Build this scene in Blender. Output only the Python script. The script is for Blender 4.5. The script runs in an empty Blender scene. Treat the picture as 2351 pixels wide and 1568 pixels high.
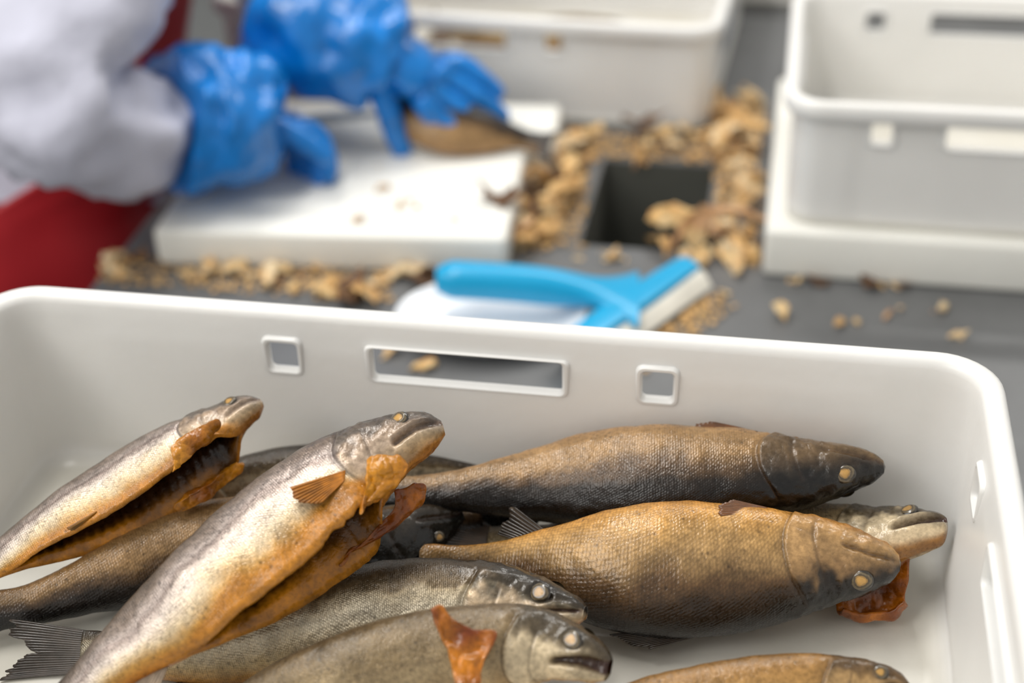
import bpy, bmesh, math, random
import numpy as np
from mathutils import Vector, Matrix
random.seed(7); np.random.seed(7)
SC = bpy.context.scene
COL = SC.collection

# ------------------------------------------------------------------ camera, world, lights, exposure
PW, PH, FPX = 2351, 1568, 3294.0
CPOS = np.array([0.1670, -0.4935, 0.5716])
PIT, YAW, ROL = 0.5799, -0.2020, -0.0359
FW = np.array([math.sin(YAW)*math.cos(PIT), math.cos(YAW)*math.cos(PIT), -math.sin(PIT)])
_r = np.array([math.cos(YAW), -math.sin(YAW), 0.0]); _u = np.cross(_r, FW)
CR = math.cos(ROL)*_r + math.sin(ROL)*_u
CU = -math.sin(ROL)*_r + math.cos(ROL)*_u
cam = bpy.data.cameras.new('camera'); camo = bpy.data.objects.new('camera', cam); COL.objects.link(camo)
camo.matrix_world = Matrix(((CR[0], CU[0], -FW[0], CPOS[0]), (CR[1], CU[1], -FW[1], CPOS[1]), (CR[2], CU[2], -FW[2], CPOS[2]), (0, 0, 0, 1)))
cam.sensor_width = 36.0; cam.lens = FPX/PW*36.0; cam.clip_start = 0.01
cam.dof.use_dof = True; cam.dof.focus_distance = 0.768; cam.dof.aperture_fstop = 3.1; cam.dof.aperture_blades = 9
SC.camera = camo
world = bpy.data.worlds.new('world'); SC.world = world; world.use_nodes = True
bg = world.node_tree.nodes['Background']; bg.inputs[0].default_value = (1.0, 0.985, 0.95, 1); bg.inputs[1].default_value = 0.50
def area(name, loc, size, power, aim, colr=(1, 1, 1)):
    l = bpy.data.lights.new(name, 'AREA'); l.shape = 'RECTANGLE'; l.size, l.size_y = size; l.energy = power; l.color = colr
    o = bpy.data.objects.new(name, l); COL.objects.link(o); o.location = loc
    o.rotation_euler = (Vector(aim)-Vector(loc)).to_track_quat('-Z', 'Y').to_euler(); return o
LAMPS = [((-0.55, 0.60, 1.95), (1.5, 0.22), 24.0, (-0.45, 0.60, 0)), ((-1.5, -0.9, 1.95), (2.2, 1.0), 33.0, (0.1, 0.1, 0.1)),  # second lamp is an added soft fill that brightens the crate's far wall
         ((0.5, 2.0, 1.95), (1.5, 0.16), 26.0, (0.5, 2.0, 0))]
for i_, (lo_, sz_, pw_, aim_) in enumerate(LAMPS): area('ceiling_and_fill_light', lo_, sz_, pw_, aim_, (1, 0.975, 0.93))
SC.view_settings.view_transform = 'Standard'; SC.view_settings.look = 'None'
SC.view_settings.gamma = 1.0; SC.view_settings.use_curve_mapping = False; SC.view_settings.exposure = 0.14
SC.cycles.use_denoising = True; SC.cycles.max_bounces = 6; SC.cycles.diffuse_bounces = 4

# ------------------------------------------------------------------ helpers
def at(px, py, z):
    """the point at height z seen at photo pixel px, py"""
    d = FW*FPX + CR*(px-PW/2) - CU*(py-PH/2)
    return CPOS + d*((z-CPOS[2])/d[2])
def at_d(px, py, dist):
    d = FW*FPX + CR*(px-PW/2) - CU*(py-PH/2)
    return CPOS + d*(dist/FPX)
def lin(c):
    c = np.asarray(c, float)/255.0
    return np.where(c <= 0.04045, c/12.92, ((c+0.055)/1.055)**2.4)
def _hash(i, j, k, seed):
    n = (i*374761393 + j*668265263 + k*1274126177 + seed*974711) & 0xffffffff
    n = ((n ^ (n >> 13))*1274126177) & 0xffffffff
    return ((n ^ (n >> 16)) & 0xffff)/32767.5 - 1.0
def noise(P, freq, seed=0, octv=2):
    P = np.asarray(P, float).reshape(-1, 3); out = np.zeros(len(P)); amp = 1.0
    for o in range(octv):
        Q = P*freq; I = np.floor(Q).astype(np.int64); F = Q-I; F = F*F*(3-2*F); v = 0
        for dx in (0, 1):
            for dy in (0, 1):
                for dz in (0, 1):
                    w = (F[:, 0] if dx else 1-F[:, 0])*(F[:, 1] if dy else 1-F[:, 1])*(F[:, 2] if dz else 1-F[:, 2])
                    v = v + w*_hash(I[:, 0]+dx, I[:, 1]+dy, I[:, 2]+dz, seed+o*17)
        out += amp*v; amp *= 0.5; freq *= 2.1
    return out
def sstep(a, b, x):
    t = np.clip((x-a)/(b-a), 0, 1); return t*t*(3-2*t)
def gauss(x, w): return np.exp(-(x/w)**2)
def mesh_data(name, V, F, mat=None, smooth=True, col=None, uv=None, extra=None, sharp=None):
    me = bpy.data.meshes.new(name); me.from_pydata([tuple(map(float, v)) for v in V], [], [tuple(int(i) for i in f) for f in F]); me.update()
    if smooth: me.polygons.foreach_set('use_smooth', [True]*len(me.polygons))
    if sharp is not None: me.set_sharp_from_angle(angle=math.radians(sharp))
    if col is not None:
        a = me.attributes.new('Col', 'FLOAT_COLOR', 'POINT'); a.data.foreach_set('color', np.asarray(col, np.float32).ravel())
    if extra is not None:
        for k, v in extra.items():
            a = me.attributes.new(k, 'FLOAT', 'POINT'); a.data.foreach_set('value', np.asarray(v, np.float32).ravel())
    if uv is not None:
        uvl = me.uv_layers.new(name='UVMap'); li = np.zeros(len(me.loops), np.int64); me.loops.foreach_get('vertex_index', li)
        uvl.data.foreach_set('uv', np.asarray(uv, np.float32)[li].ravel())
    if mat: me.materials.append(mat)
    return me
def link(name, me, parent=None):
    o = bpy.data.objects.new(name, me); COL.objects.link(o)
    if parent: o.parent = parent
    return o
def mobj(name, V, F, mat=None, parent=None, **k): return link(name, mesh_data(name, V, F, mat, **k), parent)
def tag(o, label, cat, group=None, kind=None):
    if label: o['label'] = label
    if cat: o['category'] = cat
    if group: o['group'] = group
    if kind: o['kind'] = kind
    return o
def empty(name, loc=(0, 0, 0), rz=0.0):
    o = bpy.data.objects.new(name, None); COL.objects.link(o); o.location = loc; o.rotation_euler = (0, 0, rz); o.empty_display_size = 0.02; return o
def copy_tree(o, parent=None):
    c = o.copy(); COL.objects.link(c)
    if parent: c.parent = parent
    for ch in list(o.children): copy_tree(ch, c)
    return c
def grid_faces(n, m, cyc_m=False, off=0):
    F = []; mm = m if cyc_m else m-1
    for i in range(n-1):
        for j in range(mm):
            j2 = (j+1) % m; F.append((off+i*m+j, off+i*m+j2, off+(i+1)*m+j2, off+(i+1)*m+j))
    return F
def rbox(lx, ly, lz, bev=0.004, seg=3, loc=(0, 0, 0)):
    bm = bmesh.new(); bmesh.ops.create_cube(bm, size=1.0)
    for v in bm.verts: v.co = Vector((v.co.x*lx, v.co.y*ly, v.co.z*lz))+Vector(loc)
    if bev: bmesh.ops.bevel(bm, geom=bm.edges[:], offset=bev, segments=seg, affect='EDGES', profile=0.5)
    return bm
def bm_obj(name, bm, mat, parent=None, sharp=35):
    me = bpy.data.meshes.new(name); bm.to_mesh(me); bm.free(); me.materials.append(mat)
    me.polygons.foreach_set('use_smooth', [True]*len(me.polygons)); me.set_sharp_from_angle(angle=math.radians(sharp))
    return link(name, me, parent)
def evaluated(o):
    dg = bpy.context.evaluated_depsgraph_get(); return bpy.data.meshes.new_from_object(o.evaluated_get(dg))
def cr_spline(P, n):
    P = np.asarray(P, float); P = np.vstack([2*P[0]-P[1], P, 2*P[-1]-P[-2]]); out = []
    seg = len(P)-3; t = np.linspace(0, seg, n)
    for tt in t:
        i = min(int(tt), seg-1); f = tt-i; a, b, c, d = P[i:i+4]
        out.append(0.5*((2*b)+(-a+c)*f+(2*a-5*b+4*c-d)*f*f+(-a+3*b-3*c+d)*f**3))
    return np.array(out)
def resample(P, ts):
    P = np.asarray(P); seg = np.linalg.norm(np.diff(P, axis=0), axis=1); s = np.r_[0, np.cumsum(seg)]
    return np.stack([np.interp(np.asarray(ts)*s[-1], s, P[:, k]) for k in range(P.shape[1])], 1), s[-1]

# ------------------------------------------------------------------ materials
def new_mat(name):
    m = bpy.data.materials.new(name); m.use_nodes = True; nt = m.node_tree; return m, nt, nt.nodes['Principled BSDF']
def N(nt, typ, **k):
    n = nt.nodes.new(typ)
    for a, b in k.items(): setattr(n, a, b)
    return n
def simple(name, rgb, rough=0.5, metal=0.0, nscale=20, namt=0.1, bump=0.0, bscale=80, spec=0.5, sss=0.0, sssr=(1, 0.9, 0.8), coat=0.0):
    m, nt, b = new_mat(name); L = nt.links.new
    tc = N(nt, 'ShaderNodeTexCoord'); nz = N(nt, 'ShaderNodeTexNoise'); nz.inputs['Scale'].default_value = nscale; nz.inputs['Detail'].default_value = 5
    L(tc.outputs['Object'], nz.inputs['Vector'])
    rp = N(nt, 'ShaderNodeValToRGB'); c = lin(rgb); rp.color_ramp.elements[0].position = 0.3; rp.color_ramp.elements[1].position = 0.7
    rp.color_ramp.elements[0].color = (*(c*(1-namt)), 1); rp.color_ramp.elements[1].color = (*np.minimum(c*(1+namt*0.6), 1), 1)
    L(nz.outputs['Fac'], rp.inputs['Fac']); L(rp.outputs['Color'], b.inputs['Base Color'])
    b.inputs['Roughness'].default_value = rough; b.inputs['Metallic'].default_value = metal; b.inputs['Specular IOR Level'].default_value = spec
    b.inputs['Coat Weight'].default_value = coat; b.inputs['Coat Roughness'].default_value = 0.1
    if sss: b.inputs['Subsurface Weight'].default_value = sss; b.inputs['Subsurface Radius'].default_value = sssr; b.inputs['Subsurface Scale'].default_value = 0.006
    if bump:
        n2 = N(nt, 'ShaderNodeTexNoise'); n2.inputs['Scale'].default_value = bscale; n2.inputs['Detail'].default_value = 4; L(tc.outputs['Object'], n2.inputs['Vector'])
        bp = N(nt, 'ShaderNodeBump'); bp.inputs['Strength'].default_value = bump; bp.inputs['Distance'].default_value = 0.002
        L(n2.outputs['Fac'], bp.inputs['Height']); L(bp.outputs['Normal'], b.inputs['Normal'])
    return m
M_CRATE = simple('white_crate_plastic', (232, 231, 228), 0.32, nscale=9, namt=0.05, bump=0.08, bscale=160, sss=0.15)
def shade_crate_floor(m):
    # shade on the inner floor put into the colour as a grey-tan blotchy film
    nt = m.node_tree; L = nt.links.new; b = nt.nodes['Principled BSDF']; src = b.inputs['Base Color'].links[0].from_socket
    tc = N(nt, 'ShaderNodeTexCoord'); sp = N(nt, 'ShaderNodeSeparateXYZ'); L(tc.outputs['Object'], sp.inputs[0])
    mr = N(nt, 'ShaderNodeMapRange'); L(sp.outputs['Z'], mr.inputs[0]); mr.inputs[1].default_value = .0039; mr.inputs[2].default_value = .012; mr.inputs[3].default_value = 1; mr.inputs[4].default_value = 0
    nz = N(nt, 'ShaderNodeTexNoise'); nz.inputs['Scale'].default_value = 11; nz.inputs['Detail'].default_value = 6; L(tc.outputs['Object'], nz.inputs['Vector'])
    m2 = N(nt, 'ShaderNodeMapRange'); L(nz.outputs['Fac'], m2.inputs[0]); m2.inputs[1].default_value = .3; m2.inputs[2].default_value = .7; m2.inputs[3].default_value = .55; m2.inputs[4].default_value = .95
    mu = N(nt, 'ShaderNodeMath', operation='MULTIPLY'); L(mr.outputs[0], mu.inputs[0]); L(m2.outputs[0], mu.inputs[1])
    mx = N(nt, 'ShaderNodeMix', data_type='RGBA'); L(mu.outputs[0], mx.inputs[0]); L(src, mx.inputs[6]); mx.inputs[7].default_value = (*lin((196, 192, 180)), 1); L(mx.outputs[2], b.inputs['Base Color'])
shade_crate_floor(M_CRATE)
M_BOARD = simple('white_board_plastic', (238, 237, 230), 0.42, nscale=7, namt=0.06, bump=0.12, bscale=120, sss=0.12)
M_STEEL = simple('brushed_table_steel', (112, 113, 114), 0.42, metal=0.35, nscale=14, namt=0.14, bump=0.08, bscale=60)
M_DARK = simple('dark_chute_lining', (88, 89, 83), 0.6, nscale=10, namt=0.2)
M_COAT = simple('grey_white_coat_cloth', (196, 197, 212), 0.85, nscale=30, namt=0.06, bump=0.3, bscale=90, spec=0.2)
M_APRON = simple('red_apron_vinyl', (168, 8, 24), 0.5, nscale=9, namt=0.12, bump=0.2, bscale=25)
M_GLOVE = simple('blue_glove_film', (0, 122, 206), 0.3, nscale=22, namt=0.35, bump=0.9, bscale=34, coat=0.15)
M_BLUE = simple('cyan_blue_plastic', (0, 158, 208), 0.3, nscale=12, namt=0.05, spec=0.5)
M_FOAM = simple('white_rubber_strip', (226, 222, 210), 0.7, nscale=40, namt=0.1)
M_BLADE = simple('polished_steel', (196, 204, 210), 0.25, metal=0.9, nscale=8, namt=0.05)
M_WHITE = simple('white_plate_plastic', (234, 236, 240), 0.3, nscale=6, namt=0.03)
M_SKINP = simple('human_skin', (214, 170, 148), 0.55, nscale=20, namt=0.06)
M_TROUSER = simple('blue_grey_trouser_cloth', (92, 104, 124), 0.85, nscale=20, namt=0.1)
M_FLOOR = simple('grey_floor_coating', (120, 122, 122), 0.6, nscale=5, namt=0.12)
M_WALL = simple('white_wall_panel', (222, 224, 226), 0.6, nscale=3, namt=0.03)
M_MARKB = simple('blue_print', (10, 40, 170), 0.5)
M_MARKG = simple('grey_print', (150, 158, 172), 0.5)

def fish_material():
    m, nt, b = new_mat('smoked_fish_skin'); L = nt.links.new
    at_ = N(nt, 'ShaderNodeAttribute', attribute_name='Col'); sv = N(nt, 'ShaderNodeAttribute', attribute_name='Sv'); sc = N(nt, 'ShaderNodeAttribute', attribute_name='Sc')
    uv = N(nt, 'ShaderNodeUVMap'); tc = N(nt, 'ShaderNodeTexCoord')
    mp = N(nt, 'ShaderNodeMapping'); mp.inputs['Scale'].default_value = (1, 1, 1); L(uv.outputs['UV'], mp.inputs['Vector'])
    wn = N(nt, 'ShaderNodeTexNoise'); wn.inputs['Scale'].default_value = 90; L(tc.outputs['Object'], wn.inputs['Vector'])
    vo = N(nt, 'ShaderNodeTexVoronoi', voronoi_dimensions='2D', feature='F1'); vo.inputs['Randomness'].default_value = 0.32; vo.inputs['Scale'].default_value = 1.0
    L(mp.outputs['Vector'], vo.inputs['Vector'])
    def math_(op, a, bb=None, clamp=False):
        n = N(nt, 'ShaderNodeMath', operation=op, use_clamp=clamp)
        for i, x in enumerate((a, bb)):
            if x is None: continue
            if isinstance(x, (int, float)): n.inputs[i].default_value = x
            else: L(x, n.inputs[i])
        return n.outputs[0]
    def mapr(x, a, bb, c, d):
        n = N(nt, 'ShaderNodeMapRange'); L(x, n.inputs[0])
        for i, q in enumerate((a, bb, c, d)): n.inputs[1+i].default_value = q
        return n.outputs[0]
    scale_c = mapr(vo.outputs['Distance'], 0.15, 0.66, 1.12, 0.78)          # pale scale centres, darker rims
    one = math_('SUBTRACT', scale_c, 1.0); sm = math_('MULTIPLY', one, sc.outputs['Fac']); f1 = math_('ADD', sm, 1.0)
    n1 = N(nt, 'ShaderNodeTexNoise'); n1.inputs['Scale'].default_value = 70; n1.inputs['Detail'].default_value = 6; L(tc.outputs['Object'], n1.inputs['Vector'])
    f2 = mapr(n1.outputs['Fac'], 0.3, 0.7, 0.72, 1.2)
    n3 = N(nt, 'ShaderNodeTexNoise'); n3.inputs['Scale'].default_value = 420; n3.inputs['Detail'].default_value = 3; L(tc.outputs['Object'], n3.inputs['Vector'])
    f3 = mapr(n3.outputs['Fac'], 0.35, 0.65, 0.82, 1.16)
    # dark pigment spots
    vs = N(nt, 'ShaderNodeTexVoronoi', voronoi_dimensions='3D', feature='F1'); vs.inputs['Scale'].default_value = 210; L(tc.outputs['Object'], vs.inputs['Vector'])
    spot = mapr(vs.outputs['Distance'], 0.08, 0.26, 0.5, 1.0)
    n4 = N(nt, 'ShaderNodeTexNoise'); n4.inputs['Scale'].default_value = 45; L(tc.outputs['Object'], n4.inputs['Vector'])
    keep = mapr(n4.outputs['Fac'], 0.5, 0.56, 1.0, 0.35); sp2 = math_('MAXIMUM', spot, keep)
    sp2 = math_('MAXIMUM', sp2, mapr(sc.outputs['Fac'], 0.3, 0.6, 1.0, 0.0))
    f = math_('MULTIPLY', math_('MULTIPLY', f1, f2), math_('MULTIPLY', f3, sp2))
    mx = N(nt, 'ShaderNodeVectorMath', operation='SCALE'); L(at_.outputs['Color'], mx.inputs[0]); L(f, mx.inputs['Scale'])
    L(mx.outputs[0], b.inputs['Base Color'])
    # silver sheen
    L(math_('MULTIPLY', sv.outputs['Fac'], 0.55), b.inputs['Metallic'])
    L(mapr(n3.outputs['Fac'], 0.3, 0.7, 0.2, 0.44), b.inputs['Roughness'])
    b.inputs['Specular IOR Level'].default_value = 0.36
    b.inputs['Coat Weight'].default_value = 0.36; b.inputs['Coat Roughness'].default_value = 0.07
    # relief
    h1 = math_('MULTIPLY', math_('SUBTRACT', 0.7, vo.outputs['Distance']), math_('MULTIPLY', sc.outputs['Fac'], 0.28))
    h2 = math_('MULTIPLY', n1.outputs['Fac'], 1.3); h3 = math_('MULTIPLY', n3.outputs['Fac'], 0.5)
    h = math_('ADD', math_('ADD', h1, h2), h3)
    bp = N(nt, 'ShaderNodeBump'); bp.inputs['Strength'].default_value = 0.75; bp.inputs['Distance'].default_value = 0.0009
    L(h, bp.inputs['Height']); L(bp.outputs['Normal'], b.inputs['Normal']); L(bp.outputs['Normal'], b.inputs['Coat Normal'])
    return m
M_FISH = fish_material()
def fin_material():
    m, nt, b = new_mat('smoked_fin_membrane'); L = nt.links.new
    at_ = N(nt, 'ShaderNodeAttribute', attribute_name='Col'); tc = N(nt, 'ShaderNodeTexCoord')
    n1 = N(nt, 'ShaderNodeTexNoise'); n1.inputs['Scale'].default_value = 160; n1.inputs['Detail'].default_value = 4; L(tc.outputs['Object'], n1.inputs['Vector'])
    mr = N(nt, 'ShaderNodeMapRange'); L(n1.outputs['Fac'], mr.inputs[0]); mr.inputs[1].default_value = 0.3; mr.inputs[2].default_value = 0.7; mr.inputs[3].default_value = 0.65; mr.inputs[4].default_value = 1.25
    mx = N(nt, 'ShaderNodeVectorMath', operation='SCALE'); L(at_.outputs['Color'], mx.inputs[0]); L(mr.outputs[0], mx.inputs['Scale']); L(mx.outputs[0], b.inputs['Base Color'])
    b.inputs['Roughness'].default_value = 0.33; b.inputs['Coat Weight'].default_value = 0.3
    return m
M_FIN = fin_material()
def attr_material(name, rough, coat=0.0):
    m, nt, b = new_mat(name); L = nt.links.new
    at_ = N(nt, 'ShaderNodeAttribute', attribute_name='Col'); tc = N(nt, 'ShaderNodeTexCoord')
    n1 = N(nt, 'ShaderNodeTexNoise'); n1.inputs['Scale'].default_value = 130; n1.inputs['Detail'].default_value = 4; L(tc.outputs['Object'], n1.inputs['Vector'])
    mr = N(nt, 'ShaderNodeMapRange'); L(n1.outputs['Fac'], mr.inputs[0]); mr.inputs[1].default_value = 0.3; mr.inputs[2].default_value = 0.7; mr.inputs[3].default_value = 0.7; mr.inputs[4].default_value = 1.2
    mx = N(nt, 'ShaderNodeVectorMath', operation='SCALE'); L(at_.outputs['Color'], mx.inputs[0]); L(mr.outputs[0], mx.inputs['Scale']); L(mx.outputs[0], b.inputs['Base Color'])
    bp = N(nt, 'ShaderNodeBump'); bp.inputs['Strength'].default_value = 0.5; bp.inputs['Distance'].default_value = 0.001; L(n1.outputs['Fac'], bp.inputs['Height']); L(bp.outputs['Normal'], b.inputs['Normal'])
    b.inputs['Roughness'].default_value = rough; b.inputs['Coat Weight'].default_value = coat; b.inputs['Coat Roughness'].default_value = 0.08
    return m
M_EYE = attr_material('cooked_fish_eye', 0.25, 0.6)
M_SCRAP = attr_material('smoked_fish_scrap', 0.45, 0.1)

# ------------------------------------------------------------------ room and table
TZ = -0.125                      # table top
def structure(o): o['kind'] = 'structure'; return o
structure(bm_obj('floor', rbox(9, 9, 0.1, 0, loc=(0, 1.5, TZ-0.95)), M_FLOOR))
structure(bm_obj('wall_back', rbox(9, 0.1, 3.4, 0, loc=(0, 4.2, 0.8)), M_WALL))
for i, (lo_, sz_, pw_, aim_) in enumerate(LAMPS):
    t = empty('ceiling_and_fill_lamp', (lo_[0], lo_[1], lo_[2]+0.01))
    tag(t, 'long white ceiling lamp hanging over the %s of the work table' % ('left half', 'floor as an added fill light beyond the near end', 'far end')[i], 'lamp', 'ceiling lamps over the table')
    bm_obj('housing', rbox(1.56, 0.2, 0.05, 0.01, loc=(0, 0, 0.03)), M_WALL, t)
    for s in (-0.6, 0.6): bm_obj('hanger', rbox(0.01, 0.01, 0.46, 0, loc=(s, 0, 0.28)), M_BLADE, t)
HX0, HX1, HY0, HY1 = -0.012, 0.108, 0.728, 0.918     # waste opening
def table():
    t = empty('work_table', (0, 0.9, TZ))
    tag(t, 'grey steel work table with a rectangular waste opening', 'table')
    xs = [-0.462, HX0, HX1, 1.5]; ys = [-0.75, HY0, HY1, 2.4]; bm = bmesh.new()
    xs = [xs[0], HX0, HX1, xs[3]]; vs = {}
    for k, z in enumerate((0, -0.04)):
        for i, x in enumerate(xs):
            for j, y in enumerate(ys): vs[i, j, k] = bm.verts.new((x, y-0.9, z))
    for i in range(3):
        for j in range(3):
            if (i, j) == (1, 1): continue
            bm.faces.new([vs[i, j, 0], vs[i+1, j, 0], vs[i+1, j+1, 0], vs[i, j+1, 0]])
            bm.faces.new([vs[i, j, 1], vs[i, j+1, 1], vs[i+1, j+1, 1], vs[i+1, j, 1]])
    for i in range(3):
        for (j, fl) in ((0, 0), (3, 1)):
            q = [vs[i, j, 0], vs[i, j, 1], vs[i+1, j, 1], vs[i+1, j, 0]]; bm.faces.new(q if not fl else q[::-1])
            q = [vs[j, i, 0], vs[j, i+1, 0], vs[j, i+1, 1], vs[j, i, 1]]; bm.faces.new(q if not fl else q[::-1])
    for a, b in (((1, 1), (2, 1)), ((2, 1), (2, 2)), ((2, 2), (1, 2)), ((1, 2), (1, 1))):
        bm.faces.new([vs[a[0], a[1], 0], vs[b[0], b[1], 0], vs[b[0], b[1], 1], vs[a[0], a[1], 1]])
    bm_obj('tabletop', bm, M_STEEL, t)
    bm = bmesh.new(); w = 0.003; A = [(HX0, HY0), (HX1, HY0), (HX1, HY1), (HX0, HY1)]
    rows = []
    for off, z in ((0.0005, -0.002), (0.0005, -0.42), (-w, -0.42), (-w, -0.002)):
        rows.append([bm.verts.new((x+(off if k in (0, 3) else -off), y-0.9+(off if k < 2 else -off), z)) for k, (x, y) in enumerate(A)])
    for r in range(3):
        for k in range(4): bm.faces.new([rows[r][k], rows[r][(k+1) % 4], rows[r+1][(k+1) % 4], rows[r+1][k]])
    bm.faces.new(rows[1]); bmesh.ops.recalc_face_normals(bm, faces=bm.faces[:])
    c = bm_obj('waste_chute', bm, M_DARK, t); c['label'] = 'dark lined waste chute below the opening'
    for x in (-0.4, 1.44):
        for y in (-0.68, 2.33): bm_obj('leg', rbox(0.05, 0.05, 0.82, 0.004, loc=(x, y-0.9, -0.45)), M_STEEL, t)
    return t
table()

# ------------------------------------------------------------------ crates
def rrect(a, b, r, nc=9, na=48, nb=32):
    """rounded rectangle, returns points and (side, coordinate along it)"""
    P = []; I = []
    def arc(cx, cy, t0):
        for k in range(nc): t = t0+math.pi/2*k/nc; P.append((cx+r*math.cos(t), cy+r*math.sin(t))); I.append((0, 0))
    def line(x0, y0, x1, y1, n, sd):
        for k in range(n):
            t = k/n; P.append((x0+(x1-x0)*t, y0+(y1-y0)*t)); I.append((sd, P[-1][0] if sd == 1 else P[-1][1]))
    line(a, -(b-r), a, b-r, nb, 2); arc(a-r, b-r, 0); line(a-r, b, -(a-r), b, na, 1); arc(-(a-r), b-r, math.pi/2)
    line(-a, b-r, -a, -(b-r), nb, 2); arc(-(a-r), -(b-r), math.pi); line(-(a-r), -b, a-r, -b, na, 1); arc(a-r, -(b-r), 1.5*math.pi)
    return np.array(P), I
HZ, HS, SQX, SLW = 0.0951, 0.0116, 0.1126, 0.0595
def crate_mesh(LX, LY, H=0.125, long_holes=True):
    prof = [(0.012, 0.0, 0), (0.0100, 0.0015, 0), (0.0095, 0.006, 0), (0.0095, 0.009, 1)]
    prof += [(0.0095, z, 1) for z in np.linspace(0.014, H-0.022, 12)]
    prof += [(0.0095, H-0.019, 0), (0.008, H-0.0175, 0), (0.002, H-0.0165, 0), (0.0004, H-0.014, 0), (0, H-0.010, 0), (0.0003, H-0.0045, 0), (0.0016, H-0.0015, 0), (0.0038, H-0.0002, 0), (0.0065, H, 0), (0.0095, H-0.0004, 0), (0.0122, H-0.0022, 0), (0.0133, H-0.006, 0), (0.0138, H-0.014, 0)]
    prof += [(0.0142+0.0058*(1-(z-0.018)/(H-0.04)), z, 2) for z in np.linspace(H-0.022, 0.018, 12)]
    prof += [(0.0205, 0.0135, 0), (0.0222, 0.0095, 0), (0.0252, 0.0066, 0), (0.0292, 0.0046, 0), (0.034, 0.004, 0)]
    V = []; m = 0
    for (ins, z, kd) in prof:
        a, b = LX/2-ins, LY/2-ins; P, I = rrect(a, b, max(0.034-ins*0.7, 0.012)); m = len(P)
        for (x, y), (sd, c) in zip(P, I):
            if kd and sd:
                half = LX/2 if sd == 1 else LY/2; e = half-abs(c)          # distance from the corner
                k = float(sstep(0.062, 0.067, e))
                d = (0.0022*k) if kd == 1 else (-0.0012*k)
                if sd == 1: y -= math.copysign(d, y)
                else: x -= math.copysign(d, x)
            V.append((x, y, z))
    n = len(prof); F = grid_faces(n, m, True); F.append(tuple(range(m))[::-1]); F.append(tuple(range((n-1)*m, n*m)))
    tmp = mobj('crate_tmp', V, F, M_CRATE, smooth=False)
    bm = bmesh.new(); bm.from_mesh(tmp.data); bmesh.ops.recalc_face_normals(bm, faces=bm.faces[:]); bm.to_mesh(tmp.data); bm.free()
    # hand holes
    bmc = bmesh.new(); rings = []
    zc = H-0.03
    def hole(side, c, hw, hz):
        r = min(0.0038, hz*0.4); pts = []
        for (sx, sz, t0) in ((1, 1, 0), (-1, 1, 90), (-1, -1, 180), (1, -1, 270)):
            for k in range(5):
                t = math.radians(t0+22.5*k); pts.append((c+sx*(hw-r)+r*math.cos(t), zc+sz*(hz-r)+r*math.sin(t)))
        for sg in (1, -1):
            rows = []
            for dpt in (-0.04, 0.04):
                row = []
                for (p, z) in pts:
                    if side == 1: row.append(bmc.verts.new((p, sg*(LY/2-0.015)+dpt, z)))
                    else: row.append(bmc.verts.new((sg*(LX/2-0.015)+dpt, p, z)))
                rows.append(row)
            nn = len(pts)
            for k in range(nn): bmc.faces.new([rows[0][k], rows[0][(k+1) % nn], rows[1][(k+1) % nn], rows[1][k]])
            bmc.faces.new(rows[0][::-1]); bmc.faces.new(rows[1]); rings.append((side, sg, pts))
    for side, half in ((1, LX/2), (2, LY/2)):
        if half > 0.18:
            for c in (-SQX, SQX): hole(side, c, HS*0.95, HS)
        hole(side, 0, SLW if half > 0.14 else 0.05, 0.0120)
    bmesh.ops.recalc_face_normals(bmc, faces=bmc.faces[:])
    cme = bpy.data.meshes.new('cut'); bmc.to_mesh(cme); bmc.free(); cut = link('cut', cme)
    md = tmp.modifiers.new('b', 'BOOLEAN'); md.object = cut; md.operation = 'DIFFERENCE'; md.solver = 'EXACT'
    me = evaluated(tmp)
    for o in (tmp, cut):
        d = o.data; bpy.data.objects.remove(o); bpy.data.meshes.remove(d)
    # rounded lips round the holes
    bm = bmesh.new(); bm.from_mesh(me)
    for (side, sg, pts) in rings:
        nn = len(pts); rr = []
        cx = sum(p for p, z in pts)/nn; cz = sum(z for p, z in pts)/nn
        for (p, z) in pts:
            l = math.hypot(p-cx, z-cz); ux, uz = (p-cx)/l, (z-cz)/l
            ring = []
            mid = 0.0118+0.5*0.0  # wall centre inset at this height
            for k in range(10):
                t = 2*math.pi*k/10; e = 0.0028*math.cos(t); q = 0.0042*math.sin(t)
                P_, Z_ = p+ux*e, z+uz*e*1.0; off = (LY/2 if side == 1 else LX/2)-0.0131+q
                ring.append(bm.verts.new((P_, sg*off, Z_) if side == 1 else (sg*off, P_, Z_)))
            rr.append(ring)
        fs = []
        for i in range(nn):
            for k in range(10): fs.append(bm.faces.new([rr[i][k], rr[(i+1) % nn][k], rr[(i+1) % nn][(k+1) % 10], rr[i][(k+1) % 10]]))
        bmesh.ops.recalc_face_normals(bm, faces=fs)
    bm.to_mesh(me); bm.free(); me.name = 'crate'
    me.polygons.foreach_set('use_smooth', [True]*len(me.polygons)); me.set_sharp_from_angle(angle=math.radians(42))
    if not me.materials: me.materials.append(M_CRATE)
    return me
ME_E = crate_mesh(0.6, 0.4); ME_H = crate_mesh(0.4, 0.3)
def crate(me, loc, rz, label):
    o = link('plastic_crate', me); o.location = loc; o.rotation_euler = (0, 0, rz); return tag(o, label, 'crate')
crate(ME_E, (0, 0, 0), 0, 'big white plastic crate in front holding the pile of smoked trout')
crate(ME_E, (0, 0, TZ), 0, 'white plastic crate underneath the crate of smoked trout')

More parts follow.
